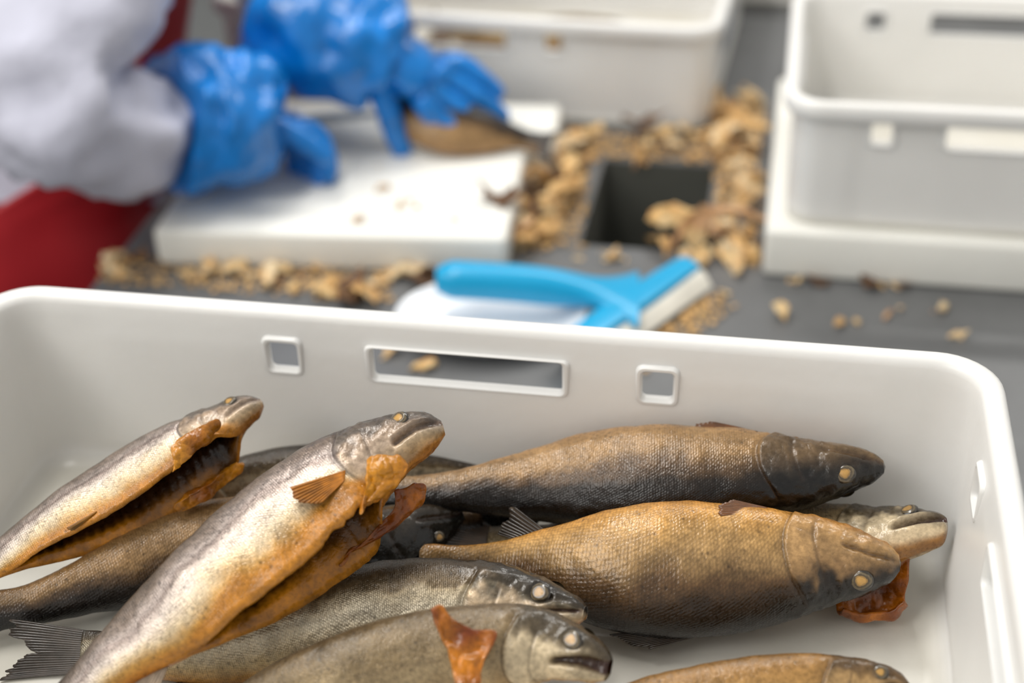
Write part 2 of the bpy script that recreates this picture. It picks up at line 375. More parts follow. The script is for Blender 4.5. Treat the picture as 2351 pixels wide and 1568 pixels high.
# ------------------------------------------------------------------ fish
S_ = np.array([0, .02, .05, .09, .14, .20, .27, .36, .46, .58, .70, .82, .92, 1.0])
HD_ = np.array([.012, .029, .041, .054, .068, .081, .092, .100, .101, .094, .077, .055, .042, .046])
HV_ = np.array([.012, .030, .043, .058, .074, .088, .102, .114, .119, .109, .084, .055, .041, .046])
WD_ = np.array([.011, .026, .036, .045, .052, .058, .061, .064, .064, .057, .044, .028, .017, .010])
def smooth_interp(x, xs, ys):
    # monotone-ish cubic through the stations
    m = np.gradient(ys, xs); i = np.clip(np.searchsorted(xs, x)-1, 0, len(xs)-2); h = xs[i+1]-xs[i]; t = np.clip((x-xs[i])/h, 0, 1)
    return ((2*t**3-3*t**2+1)*ys[i]+(t**3-2*t**2+t)*h*m[i]+(-2*t**3+3*t**2)*ys[i+1]+(t**3-t**2)*h*m[i+1])
def ramp(a, stops):
    ps = np.array([p for p, c in stops]); cs = np.array([lin(c) for p, c in stops])
    return np.stack([np.interp(a, ps, cs[:, k]) for k in range(3)], -1)
STY = {
 'silver': dict(st=[(0, (44, 36, 28)), (.14, (78, 66, 54)), (.30, (132, 116, 104)), (.42, (168, 154, 146)), (.475, (146, 130, 122)), (.55, (202, 188, 176)), (.67, (204, 182, 146)), (.77, (188, 142, 70)), (.87, (188, 122, 26)), (1, (172, 96, 14))], sv=1.0, top=(58, 52, 40), cheek=(160, 134, 104)),
 'dark': dict(st=[(0, (10, 8, 6)), (.3, (17, 12, 9)), (.42, (34, 25, 17)), (.50, (92, 69, 44)), (.57, (148, 116, 76)), (.72, (158, 124, 82)), (1, (160, 118, 70))], sv=.35, top=(9, 10, 10), cheek=(52, 46, 38)),
 'gold': dict(st=[(0, (12, 9, 6)), (.2, (26, 18, 11)), (.34, (52, 36, 20)), (.46, (96, 70, 42)), (.56, (158, 126, 82)), (.66, (184, 144, 88)), (.8, (188, 138, 68)), (1, (180, 122, 50))], sv=.25, top=(14, 14, 13), cheek=(166, 130, 86)),
 'olive': dict(st=[(0, (38, 30, 20)), (.2, (68, 54, 35)), (.34, (100, 83, 57)), (.36, (150, 134, 106)), (.5, (200, 188, 164)), (.64, (190, 168, 128)), (.78, (178, 132, 64)), (1, (176, 106, 22))], sv=1.0, top=(34, 33, 30), cheek=(208, 180, 146)),
 'tan': dict(st=[(0, (122, 88, 44)), (.25, (152, 112, 60)), (.45, (168, 128, 74)), (.6, (178, 142, 92)), (1, (178, 118, 46))], sv=.4, top=(34, 31, 26), cheek=(186, 152, 104)),
 'pale': dict(st=[(0, (88, 72, 50)), (.2, (112, 94, 68)), (.4, (138, 118, 86)), (.55, (160, 140, 106)), (.75, (160, 130, 86)), (1, (168, 112, 46))], sv=.6, top=(40, 38, 33), cheek=(214, 196, 164)),
}
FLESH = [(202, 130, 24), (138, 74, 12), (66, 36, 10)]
class Fish: pass
def rest(o, view=None, z0=.0050):
    """soft bodies flatten against the crate's floor and walls"""
    me = o.data; n = len(me.vertices); c = np.zeros(n*3); me.vertices.foreach_get('co', c); c = c.reshape(-1, 3)
    if view is None:
        def soft(x, lim): return np.where(x > lim-.006, lim-.006+.006*np.tanh((x-lim+.006)/.006), x)
        c[:, 2] = -soft(-c[:, 2], -z0); fl_ = .2805+.06*(c[:, 2]-.02); c[:, 0] = -soft(-soft(c[:, 0], .2775), .2775); c[:, 1] = -soft(-soft(c[:, 1], .1775), .1775)
    me.vertices.foreach_set('co', c.ravel()); me.update()
def fish(name, pts, up, roll, style, label, hmul=1.0, wmul=1.0, open_=None, jaw=0.0, group=None, res=1.0, tail_dir=None, head_dark=0.0, fins=('tail',), seed=0, cat='fish', scale=1.0, pm=None, finopt=None, eye_r=.0190, mouth=1.0, view=None, loc=None):
    f = Fish(); sty = STY[style]
    SP = np.array([at(*p) for p in pts]) if view is None else np.array(pts, float)
    C0 = cr_spline(SP, 400)
    n1, n2 = int(96*res), int(130*res)
    s = np.unique(np.r_[np.linspace(0, .27, n1)**1.0, np.linspace(.27, 1, n2)]); s[0] = 0.0015
    Cc, L = resample(C0, s)
    T = np.gradient(Cc, s, axis=0); T /= np.linalg.norm(T, axis=1)[:, None]
    vw = (CPOS-Cc) if view is None else np.tile(np.array(view, float), (len(Cc), 1))
    vw = vw/np.linalg.norm(vw, axis=1)[:, None]
    N0 = vw-(vw*T).sum(1)[:, None]*T; N0 /= np.linalg.norm(N0, axis=1)[:, None]
    D0 = np.cross(T, N0)
    upv = CU if view is None else np.array([0, 0.3, 1.0])
    sg = np.sign((D0@upv).mean())*(1 if up else -1); D0 = D0*sg
    if np.isscalar(roll): rr = np.full(len(s), math.radians(roll))
    else: rr = np.radians(np.interp(s, [p for p, q in roll], [q for p, q in roll]))
    D = np.cos(rr)[:, None]*D0+np.sin(rr)[:, None]*N0; Nn = np.cos(rr)[:, None]*N0-np.sin(rr)[:, None]*D0
    hd = smooth_interp(s, S_, HD_)*L*hmul; hv = smooth_interp(s, S_, HV_)*L*hmul; wd = smooth_interp(s, S_, WD_)*L*wmul
    tm = 1.0 if pm is None else 1+(pm-1)*sstep(.5, .95, s); hd, hv, wd = hd*tm, hv*tm, wd*(.5+.5*tm)
    f.L, f.s, f.C, f.T, f.D, f.N, f.hd, f.hv, f.wd = L, s, Cc, T, D, Nn, hd, hv, wd
    M = int(116*res) | 1
    v = np.linspace(-1, 1, M); K = 46 if open_ else 0
    Sg, Vg = np.meshgrid(s, v, indexing='ij')
    op = open_ or {}
    def G(ss): return math.radians(op.get('gap', 0))*sstep(op.get('s0', .2), op.get('s0', .2)+.08, ss)*(1-sstep(op.get('s1', .62)-.16, op.get('s1', .62), ss)) if open_ else 0*ss
    def shape(ss, vv, scale=1.0, inner=False):
        """local (d, n) and displacement for arrays of s and v"""
        a = np.abs(vv); th = vv*(math.pi-G(ss)); ct, stt = np.cos(th), np.sin(th)
        H1 = np.interp(ss, s, hd); H2 = np.interp(ss, s, hv); W = np.interp(ss, s, wd)
        pw = .88
        d = np.where(ct > 0, H1, H2)*np.sign(ct)*np.abs(ct)**pw; n = W*np.sign(stt)*np.abs(stt)**pw
        # shoulders: belly a little fuller than the back
        n = n*(1+.10*(-ct)*(np.abs(stt)))
        d, n = d*scale, n*scale
        if open_:
            bump = sstep(op['s0']-.01, op['s0']+.09, ss)*(1-sstep(op['s1']-.2, op['s1'], ss))
            e = sstep(.70, 1.0, a); sd = np.sign(vv)
            fl = np.where(vv > 0, op.get('fn', .02), op.get('ff', .04))*L; ex = np.where(vv > 0, op.get('en', .0), op.get('ef', .03))*L
            prof = np.interp(ss, [op['s0'], op['s0']+.06, op['s0']+.2, op['s1']], [op.get('front', 1.5), op.get('front', 1.5), .9, 0.])
            n = n+sd*e*fl*bump*prof+sd*gauss(a-.95, .06)*.006*L*bump; d = d-e*ex*bump*prof
            wv = noise(np.stack([ss*L, sd*.3+0*ss, 0*ss], -1), op.get('wf', 170), 5+seed, 2).reshape(ss.shape)
            fw_ = bump*(.25+.75*(1-sstep(op['s0']+.14, op['s0']+.26, ss))); n = n+sd*e*e*wv*op.get('wr', .010)*L*fw_; d = d+e*wv*op.get('wr', .010)*.8*L*fw_
        return d, n
    d, n = shape(Sg, Vg)
    A = np.abs(Vg)
    # --- head relief
    md_line = (np.interp(Sg, [0, .02, .06, .115, .14], [.004, .002, -.004, -.020, -.030] if up else [.0, -.004, -.012, -.028, -.036])*hmul*L)
    md = (d-md_line)/L
    if jaw:
        ph = math.radians(jaw); hs, hd_ = .125*L, -.02*L*hmul
        low = (md < 0)*(1-sstep(.10, .135, Sg))*sstep(-.004, .0, -md+0)
        x = Sg*L-hs; y = d-hd_
        X2 = x*math.cos(ph)-(-y)*math.sin(ph)*0-(y)*math.sin(-ph)*0
        xr = x*math.cos(ph)-y*math.sin(ph); yr = x*math.sin(ph)+y*math.cos(ph)
        dS = (xr-x)*low; dD = (yr-y)*low
    else: dS = dD = 0*d
    disp = 0*d
    s_op = .192+.042*gauss(A-.56, .26)
    side = sstep(.14, .24, A)*(1-sstep(.90, .98, A))
    plate = sstep(.135, .205, Sg)*(1-sstep(s_op-.0035, s_op+.0035, Sg))
    disp += .0042*L*plate*side-.0030*L*gauss(Sg-s_op-.005, .005)*side
    s_pre = .150+.022*gauss(A-.62, .22)
    disp += -.0030*L*gauss(Sg-s_pre, .0045)*sstep(.3, .4, A)*(1-sstep(.82, .9, A))
    s_sub = .178+.02*(A-.6)
    disp += -.0022*L*gauss(A-(.70+.6*(Sg-.18)), .022)*sstep(.15, .165, Sg)*(1-sstep(.2, .21, Sg))
    mouth_on = 1-sstep(.105, .12, Sg)
    mg = gauss(md, .0038 if not jaw else .006)*mouth_on*sstep(.15, .3, A)*(1.0 if jaw else sstep(-.004, .012, Sg))
    mg = mg*mouth; disp += -.0040*L*mg*sstep(0, .03, Sg)
    disp += .0042*L*gauss(md-.013, .007)*mouth_on*sstep(.012, .03, Sg)*sstep(.3, .45, A)      # upper jaw bone
    disp += .0030*L*gauss(md+.014, .009)*mouth_on*sstep(.0, .02, Sg)*sstep(.3, .45, A)        # lower jaw bone
    es, ed = .080, .026*hmul
    er = np.hypot(Sg-es, (d/L-ed)*1.0)*((np.abs(n) > .3*np.interp(Sg, s, wd))*1.0+9*(np.abs(n) <= .3*np.interp(Sg, s, wd)))
    disp += -.0040*L*gauss(er, .017)+.0014*L*gauss(er-.026, .006)
    P0 = np.stack([Sg*L, d, n], -1).reshape(-1, 3)
    hm = 1-sstep(.2, .26, Sg)
    sd_ = seed*3.1
    nz1 = noise(P0+sd_, 55, 1+seed, 2).reshape(d.shape); nz2 = noise(P0+sd_, 190, 2+seed, 2).reshape(d.shape)
    disp += .0040*L*nz1*(.6+.4*hm)+.0022*L*nz2*(.35+.65*hm)
    nrm = np.stack([d/np.maximum(np.where(d > 0, np.interp(Sg, s, hd), np.interp(Sg, s, hv)), 1e-5)**2, n/np.maximum(np.interp(Sg, s, wd), 1e-5)**2], -1)
    nrm /= np.maximum(np.linalg.norm(nrm, axis=-1), 1e-9)[..., None]
    fade = sstep(0, .02, Sg)
    d = d+nrm[..., 0]*disp*fade; n = n+nrm[..., 1]*disp*fade
    # pull the slit of the mouth inward
    n = n*(1-(.45 if jaw else .26)*mg*fade)
    def world(ss, d, n, extra_s=0):
        ii = np.arange(len(s)); sq = ss
        Cx = np.stack([np.interp(sq, s, Cc[:, k]) for k in range(3)], -1); Dx = np.stack([np.interp(sq, s, D[:, k]) for k in range(3)], -1)
        Nx = np.stack([np.interp(sq, s, Nn[:, k]) for k in range(3)], -1); Tx = np.stack([np.interp(sq, s, T[:, k]) for k in range(3)], -1)
        return Cx+Dx*d[..., None]+Nx*n[..., None]+Tx*(np.asarray(extra_s)+0*d)[..., None]
    f.world, f.shape = world, shape
    V = world(Sg, d+dD, n, dS)
    # --- colour
    ap = np.clip(A+.05*nz1+.02*nz2, 0, 1)
    if open_: ap = np.clip(ap*(1-.0*Sg), 0, 1)
    body = ramp(ap, sty['st'])
    tail = sstep(.72, 1.0, Sg)[..., None]; body = body*(1-.45*tail)
    hd_c = lin(sty['top'])*(1-sstep(.33, .50, ap+.08*nz2))[..., None]+lin(sty['cheek'])*(sstep(.33, .50, ap+.08*nz2)[..., None])
    thr = lin((156, 108, 54)); k = sstep(.78, .92, ap)[..., None]; hd_c = hd_c*(1-k)+thr*k
    k = gauss(Sg-.03, .035)[..., None]*.55*(1-sstep(.5, .8, A))[..., None]; hd_c = hd_c*(1-k)+lin(sty['top'])*.8*k
    hd_c = .66*hd_c+.34*body
    mot = np.clip(.5+.5*(noise(P0+9, 120, 8+seed, 2).reshape(d.shape)), 0, 1)[..., None]; hd_c = hd_c*(.72+.45*mot)
    if head_dark: hd_c = hd_c*(1-head_dark)+lin((24, 25, 24))*head_dark
    hk = (1-sstep(s_op-.006, s_op+.002, Sg))*1.0; hk = np.where(A < .2, 1-sstep(.17, .22, Sg), hk)[..., None]
    c = body*(1-hk)+hd_c*hk
    dk = (.62*gauss(Sg-s_op-.003, .0030)*side+.40*gauss(Sg-s_pre, .004)*sstep(.3, .4, A)*(1-sstep(.82, .9, A)))[..., None]; c = c*(1-dk)+lin((40, 26, 14))*dk
    mk = np.clip(mg*1.05, 0, 1)[..., None]; c = c*(1-mk)+lin((52, 24, 12))*mk
    lk = (.35*gauss(A-.475, .012)*sstep(.24, .28, Sg)*(1-sstep(.9, .98, Sg)))[..., None]; c = c*(1-lk)+lin((60, 44, 30))*lk
    ek = gauss(er, .024)[..., None]*.55; c = c*(1-ek)+lin((36, 32, 28))*ek
    if open_:
        b_ = sstep(op['s0']-.03, op['s0']+.05, Sg)*(1-sstep(op['s1']-.02, op['s1']+.08, Sg))
        ga_ = op.get('ga', .74)-.10*(1-sstep(op['s0']+.05, op['s0']+.25, Sg)); k = (sstep(ga_, ga_+.14, A+.05*nz1)*b_)[..., None]; c = c*(1-k)+lin((186, 122, 34))*(.75+.4*mot)*k
    scm = sstep(.215, .25, Sg)*(1-.55*sstep(.86, 1, A)*bool(open_)); svm = sty['sv']*gauss(A-.46, .26)*(.22+.78*sstep(.19, .27, Sg))*(1-.7*mg)
    u_ = Sg*L; per = np.interp(Sg, s, hd+hv)*1.25; uvs = np.stack([u_/(.00125*scale), Vg*per/(.00125*scale)+.5*u_/(.00125*scale)], -1)
    VV = V.reshape(-1, 3); CCOL = np.concatenate([c, np.ones(c.shape[:2]+(1,))], -1).reshape(-1, 4); SCM = scm.ravel(); SVM = svm.ravel(); UVS = uvs.reshape(-1, 2)
    ns = len(s)
    def snout(ring, new):
        ring = list(ring); k_ = len(ring)
        return [(ring[i], ring[(i+1) % k_], new) for i in range(k_)][::1]
    inx = int(np.argmin(abs(s-(.05 if jaw else .0)))); deep = Cc[inx]-D[inx]*(.012*L if jaw else 0)-T[0]*(0 if jaw else .004*L); dcol = np.r_[lin((40, 16, 8)) if jaw else lin(sty['top'])*1.5, 1]
    add = lambda a, v: np.concatenate([a, np.asarray(v, float).reshape((1,)+a.shape[1:])])
    if not open_:
        # join the ventral seam
        V2 = V[:, :-1]; V2[:, 0] = .5*(V[:, 0]+V[:, -1]); m = M-1; sel = lambda a: a[:, :-1].reshape((-1,)+a.shape[2:])
        F = grid_faces(ns, m, True); F += snout(range(m), ns*m); F.append(tuple(range((ns-1)*m, ns*m))[::-1])
        if (T[0]@np.cross(D[0], Nn[0])) > 0: F = [q[::-1] for q in F]
        o = mobj(name, add(V2.reshape(-1, 3), deep), F, M_FISH, col=add(sel(np.concatenate([c, np.ones(c.shape[:2]+(1,))], -1)), dcol), uv=add(sel(uvs), [0, 0]), extra=dict(Sc=np.r_[sel(scm), 0], Sv=np.r_[sel(svm), 0]))
    else:
        vi = np.linspace(1, -1, K+2)[1:-1]; Si, Vi = np.meshgrid(s, vi, indexing='ij')
        di, ni = shape(Si, Vi); aV = np.abs(Vi)
        bump_i = sstep(op['s0']-.02, op['s0']+.05, Si)*(1-sstep(op['s1']-.15, op['s1'], Si))
        Hh = np.where(di > 0, np.interp(Si, s, hd), np.interp(Si, s, hv)); Ww = np.interp(Si, s, wd)
        thI = Vi*(math.pi-G(Si)); nx, ny = np.cos(thI)/np.maximum(Hh, 1e-5), np.sin(thI)/np.maximum(Ww, 1e-5); nl_ = np.hypot(nx, ny)+1e-9; nx, ny = nx/nl_, ny/nl_
        # near the lips the wall stands almost upright: push across the flap
        e = sstep(.72, .95, aV); nx = nx*(1-e)+(-.25)*e; ny = ny*(1-e)+np.sign(Vi)*.97*e
        Pi = np.stack([Si*L, di, ni], -1).reshape(-1, 3); nzi = noise(Pi+3, 110, 31+seed, 2).reshape(di.shape)
        rd = np.sqrt(np.clip(1-((aV-.90)/.10)**2, 0, 1)); rd = np.where(aV < .9, 1.0, rd)
        tk = np.minimum(op.get('th', .018)*L*(1+.25*nzi+.45*gauss(aV-.90, .07)), .62*Ww)*rd
        rib = np.sin(Si*L*2*math.pi/.0058+Vi*5)*.0009*(1-e)*bump_i
        di, ni = di-nx*(tk+rib), ni-ny*(tk+rib)
        VI = world(Si, di, ni)
        ai = np.abs(Vi); kk = sstep(.80, .90, ai)[..., None]
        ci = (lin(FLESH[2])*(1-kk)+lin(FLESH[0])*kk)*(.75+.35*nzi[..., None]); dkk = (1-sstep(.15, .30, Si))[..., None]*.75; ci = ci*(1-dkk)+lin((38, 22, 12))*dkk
        m = M+K
        Vall = np.concatenate([V, VI], 1); call = np.concatenate([np.concatenate([c, np.ones(c.shape[:2]+(1,))], -1), np.concatenate([ci, np.ones(ci.shape[:2]+(1,))], -1)], 1)
        z = np.zeros(Si.shape); uva = np.concatenate([uvs, np.stack([Si*L, Vi*.03], -1)/.0013], 1)
        F = grid_faces(ns, m, True); F += snout(range(M), ns*m); F.append(tuple(range((ns-1)*m, (ns-1)*m+M))[::-1])
        if (T[0]@np.cross(D[0], Nn[0])) > 0: F = [q[::-1] for q in F]
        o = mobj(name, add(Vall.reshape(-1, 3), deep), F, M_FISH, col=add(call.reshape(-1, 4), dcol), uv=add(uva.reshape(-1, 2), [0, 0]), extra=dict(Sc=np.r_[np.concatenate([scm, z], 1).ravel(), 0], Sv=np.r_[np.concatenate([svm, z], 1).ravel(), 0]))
    rest(o, view)
    tag(o, label, cat, group)
    f.o = o; f.sty = sty
    # --- eyes
    for sd in (1, -1):
        a0 = math.acos(np.clip((ed*L)/np.interp(es, s, hd), -1, 1))/math.pi*sd
        dd, nn = shape(np.array([[es]]), np.array([[a0]])); p = world(np.array([[es]]), dd, nn*.97)[0, 0]
        i = int(np.argmin(abs(s-es))); ax = Nn[i]*sd+.28*D[i]-.10*T[i]*-1; ax = ax/np.linalg.norm(ax); e1 = np.cross(ax, T[i]); e1 /= np.linalg.norm(e1); e2 = np.cross(ax, e1)
        r = eye_r*L; nr, na = 14, 28; VE = [p+ax*r*.30]; CE = [np.r_[lin((186, 146, 80)), 1]]
        for a_ in range(1, nr+1):
            q = a_/nr; hgt = r*.30*math.sqrt(max(0, 1-(q*.98)**2))-(.0 if q < .9 else r*.1*(q-.9)*10); hgt += r*.05*math.exp(-((q-.62)/.10)**2)
            for b in range(na):
                t = 2*math.pi*b/na; wob = 1+.08*math.sin(3*t+seed); VE.append(p+ax*hgt+(e1*math.cos(t)+e2*math.sin(t)*1.12)*r*q)
                qq = q*wob
                cc = lin((182, 140, 74)) if qq < .36 else (lin((150, 116, 62)) if qq < .48 else (lin((74, 62, 44)) if qq < .66 else (lin((104, 92, 70)) if qq < .82 else lin((46, 40, 32)))))
                CE.append(np.r_[cc, 1])
        FE = [(0, 1+b, 1+(b+1) % na) for b in range(na)]
        for a_ in range(nr-1):
            for b in range(na): FE.append((1+a_*na+b, 1+(a_+1)*na+b, 1+(a_+1)*na+(b+1) % na, 1+a_*na+(b+1) % na))
        if sd > 0 or True: mobj('eye', VE, FE, M_EYE, o, col=CE)
    # --- fins
    fo = finopt or {}
    def fin(nm, base, dirs, lens, nray=14, colr=((70, 48, 24), (120, 80, 34)), bend=0., amp=.0006, rag=.10, sd=0, nrm=None, thick=.0007, curl=0.):
        base = np.array(base); nb = nray*6+1; tb = np.linspace(0, 1, nb); B, _ = resample(cr_spline(base, 60), tb); Dd, _ = resample(cr_spline(np.array(dirs), 60), tb) if len(dirs) > 2 else (np.array([np.array(dirs[0])*(1-t)+np.array(dirs[1])*t for t in tb]), 0)
        Dd = Dd/np.linalg.norm(Dd, axis=1)[:, None]; ln = np.interp(tb, np.linspace(0, 1, len(lens)), lens)*(1+rag*noise(np.stack([tb*nray*.9, 0*tb, 0*tb+sd], -1), 1.0, 3+seed))
        nl = 12; Vv = []; Cv = []
        if nrm is None: nrm_ = np.cross(B[-1]-B[0], Dd[nb//2]); nrm_ = nrm_/np.linalg.norm(nrm_)
        else: nrm_ = np.array(nrm)
        c0, c1 = lin(colr[0]), lin(colr[1])
        for i in range(nb):
            for j in range(nl):
                q = j/(nl-1); ray = math.cos(2*math.pi*i/6.0)
                Vv.append(B[i]+Dd[i]*ln[i]*q+nrm_*(amp*ray*(.4+q)+bend*q*q*ln[i]+curl*ln[i]*math.sin(3.1*tb[i]*2+q*2)*q))
                g = .5+.5*ray; cc = c0*g+c1*(1-g); cc = cc*(1.0-.25*q)*(.8+.4*abs(math.sin(i*.7+j*.5))); Cv.append(np.r_[cc, 1])
        ob = mobj(nm, Vv, grid_faces(nb, nl), M_FIN, o, col=Cv)
        rest(ob, view)
        md_ = ob.modifiers.new('s', 'SOLIDIFY'); md_.thickness = thick; md_.offset = 0
        return ob
    f.fin = fin
    def pt(ss, a, sd=1, out=1.0):
        dd, nn = shape(np.array([[ss]]), np.array([[a*sd]])); return world(np.array([[ss]]), dd*out, nn*out)[0, 0]
    f.pt = pt
    def fr(ss): i = int(np.argmin(abs(s-ss))); return Cc[i], T[i], D[i], Nn[i]
    f.fr = fr
    dk2 = ((46, 38, 30), (92, 76, 58)) if style in ('dark', 'gold') else ((84, 62, 36), (136, 104, 62))
    if 'tail' in fins:
        c_, t_, d_, n_ = fr(1.0); h = hd[-1]*.95; td = np.array(t_) if tail_dir is None else tail_dir; tl = fo.get('tl', .13)*L; sp = fo.get('spread', .75)
        fin('tail_fin', [c_-t_*.01*L+d_*h, c_-t_*.004*L, c_-t_*.01*L-d_*h], [td+d_*sp, td+d_*.02, td-d_*sp], [tl*1.15, tl*1.0, tl*.72, tl*1.0, tl*1.15], 22, fo.get('tc', dk2), rag=.08, sd=1, nrm=n_, bend=fo.get('tbend', .15), amp=.0003)
    if 'dorsal' in fins:
        c_, t_, d_, n_ = fr(.48); fin('dorsal_fin', [pt(q, 0, 1, .985) for q in (.42, .46, .50, .545)], [t_*.9+d_*fo.get('dl', .5), t_*1.2+d_*fo.get('dl', .5)*.6], [.085*L, .08*L, .05*L, .03*L], 11, dk2, sd=2, nrm=n_, curl=.08)
    if 'adipose' in fins:
        c_, t_, d_, n_ = fr(.82); fin('adipose_fin', [pt(q, 0, 1, .97) for q in (.80, .815, .83)], [t_+d_*.7, t_+d_*.4], [.03*L, .04*L, .03*L], 4, dk2, sd=3, nrm=n_, thick=.002)
    if 'anal' in fins:
        c_, t_, d_, n_ = fr(.76); fin('anal_fin', [pt(q, 1, 1, .97) for q in (.73, .765, .80)], [t_*1.0-d_*.6, t_*1.3-d_*.3], [.085*L, .06*L, .035*L], 9, fo.get('ac', dk2), sd=4, nrm=n_, curl=.06)
    if 'pelvic' in fins:
        c_, t_, d_, n_ = fr(.56); fin('pelvic_fin', [pt(.53, .86, 1, 1.0), pt(.555, .88, 1, 1.0)], [t_*1.0+n_*.15-d_*.12, t_*1.1+n_*.10-d_*.22], [.085*L, .07*L, .05*L], 8, fo.get('pc', ((140, 92, 34), (176, 124, 52))), sd=5, rag=.06)
    if 'pectoral' in fins:
        c_, t_, d_, n_ = fr(.26); pa = fo.get('pa', .74); fin('pectoral_fin', [pt(.235, pa-.03, 1, 1.0), pt(.25, pa+.06, 1, 1.0)], [t_*1.0+n_*fo.get('pn', .25)+d_*(fo.get('pd', .12)+.12), t_*1.0+n_*fo.get('pn', .25)-d_*.28], [.12*L, .11*L, .07*L], 10, fo.get('pcol', ((96, 54, 16), (150, 92, 30))), sd=6, rag=.05, amp=.00035, thick=.0005)
    return f
GF = 'smoked trout piled in the big white crate'

# ------------------------------------------------------------------ boards, crates and tools on the table
def board(lx, ly, lz, loc, rz, label):
    o = bm_obj('cutting_board', rbox(lx, ly, lz, 0.006, 4, loc=(0, 0, lz/2)), M_BOARD); o.location = loc; o.rotation_euler = (0, 0, rz); return tag(o, label, 'cutting board')
BOARDS = []
def quad_board(corners, lz, label):
    """a board from its four top corners' ground positions"""
    BOARDS.append([tuple(c) for c in corners])
    bm = bmesh.new(); lo = [bm.verts.new((x, y, 0)) for x, y in corners]; hi = [bm.verts.new((x, y, lz)) for x, y in corners]
    bm.faces.new(lo[::-1]); bm.faces.new(hi)
    for k in range(4): bm.faces.new([lo[k], lo[(k+1) % 4], hi[(k+1) % 4], hi[k]])
    bmesh.ops.bevel(bm, geom=bm.edges[:], offset=0.006, segments=4, affect='EDGES', profile=0.5)
    o = bm_obj('cutting_board', bm, M_BOARD); o.location = (0, 0, TZ); return tag(o, label, 'cutting board')
BT = 0.040
fl = at(348, 528, TZ+BT); frr = at(1162, 548, TZ+BT); br = at(1238, 334, TZ+BT)
ex = frr-fl; ex[2] = 0; wv_ = np.linalg.norm(ex); ex /= wv_; ey = np.array([-ex[1], ex[0], 0]); dp = float((br-frr)@ey)
bl = fl+ey*dp; br2 = frr+ey*dp
quad_board([fl[:2], frr[:2], br2[:2], bl[:2]], BT, 'thick white cutting board that the blue-gloved hands work on')
b2 = at(1288, 242, TZ+BT); o2 = br2+ey*0.006
c1 = o2+ex*float((b2-o2)@ex); c2 = c1+ey*0.104; c0 = c1-ex*0.40; c3 = c0+ey*0.104
quad_board([c0[:2], c1[:2], c2[:2], c3[:2]], BT, 'narrow white cutting board behind the fish being cut, before the middle crate')
BR_ = .050
rb = at(1757, 527, TZ+BR_); rb2 = at(2351, 565, TZ+BR_); exr = rb2-rb; exr[2] = 0; exr /= np.linalg.norm(exr); eyr = np.array([-exr[1], exr[0], 0])
quad_board([rb[:2], (rb+exr*.47)[:2], (rb+exr*.47+eyr*.36)[:2], (rb+eyr*.36)[:2]], BR_, 'thick white board under the small crate at the right')
# half crate on the right board
hc = at(1792, 519, TZ+BR_); rzr = math.atan2(exr[1], exr[0])
cx = hc+exr*(.2-.006)+eyr*(.15-.004)
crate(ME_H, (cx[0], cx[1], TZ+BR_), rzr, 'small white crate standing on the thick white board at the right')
# middle crate
mc = at(1622, 303, TZ); rzm = math.radians(-2.5)
exm = np.array([math.cos(rzm), math.sin(rzm), 0]); eym = np.array([-exm[1], exm[0], 0])
mcx = mc-exm*(.3-.012)+eym*(.2-.010)
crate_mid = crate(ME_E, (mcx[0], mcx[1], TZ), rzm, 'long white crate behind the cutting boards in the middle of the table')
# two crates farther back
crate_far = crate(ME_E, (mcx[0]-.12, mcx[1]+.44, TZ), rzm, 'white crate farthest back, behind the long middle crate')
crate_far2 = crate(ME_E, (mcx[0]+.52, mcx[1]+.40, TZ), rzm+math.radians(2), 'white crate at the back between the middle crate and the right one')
def oval(name, mat, parent, w, h, loc, rot):
    V = []; nn = 28
    for z in (0, .0006):
        for k in range(nn): t = 2*math.pi*k/nn; V.append((w*math.cos(t), h*math.sin(t), z))
    F = [tuple(range(nn))[::-1], tuple(range(nn, 2*nn))]+[(k, (k+1) % nn, nn+(k+1) % nn, nn+k) for k in range(nn)]
    o = mobj(name, V, F, mat, parent, smooth=False); o.location = loc; o.rotation_euler = rot; return o
pb = oval('printed_mark', M_MARKB, crate_mid, .013, .008, (.135, .1856, .085), (math.pi/2, 0, 0)); pb['label'] = 'blue oval print on the inside of the back wall'
bm = rbox(.0006, .07, .045, 0, loc=(0, 0, 0)); pg = bm_obj('printed_panel', bm, M_MARKG, crate_mid); pg.location = (.2918, -.02, .062); pg['label'] = 'pale grey print on the end wall'

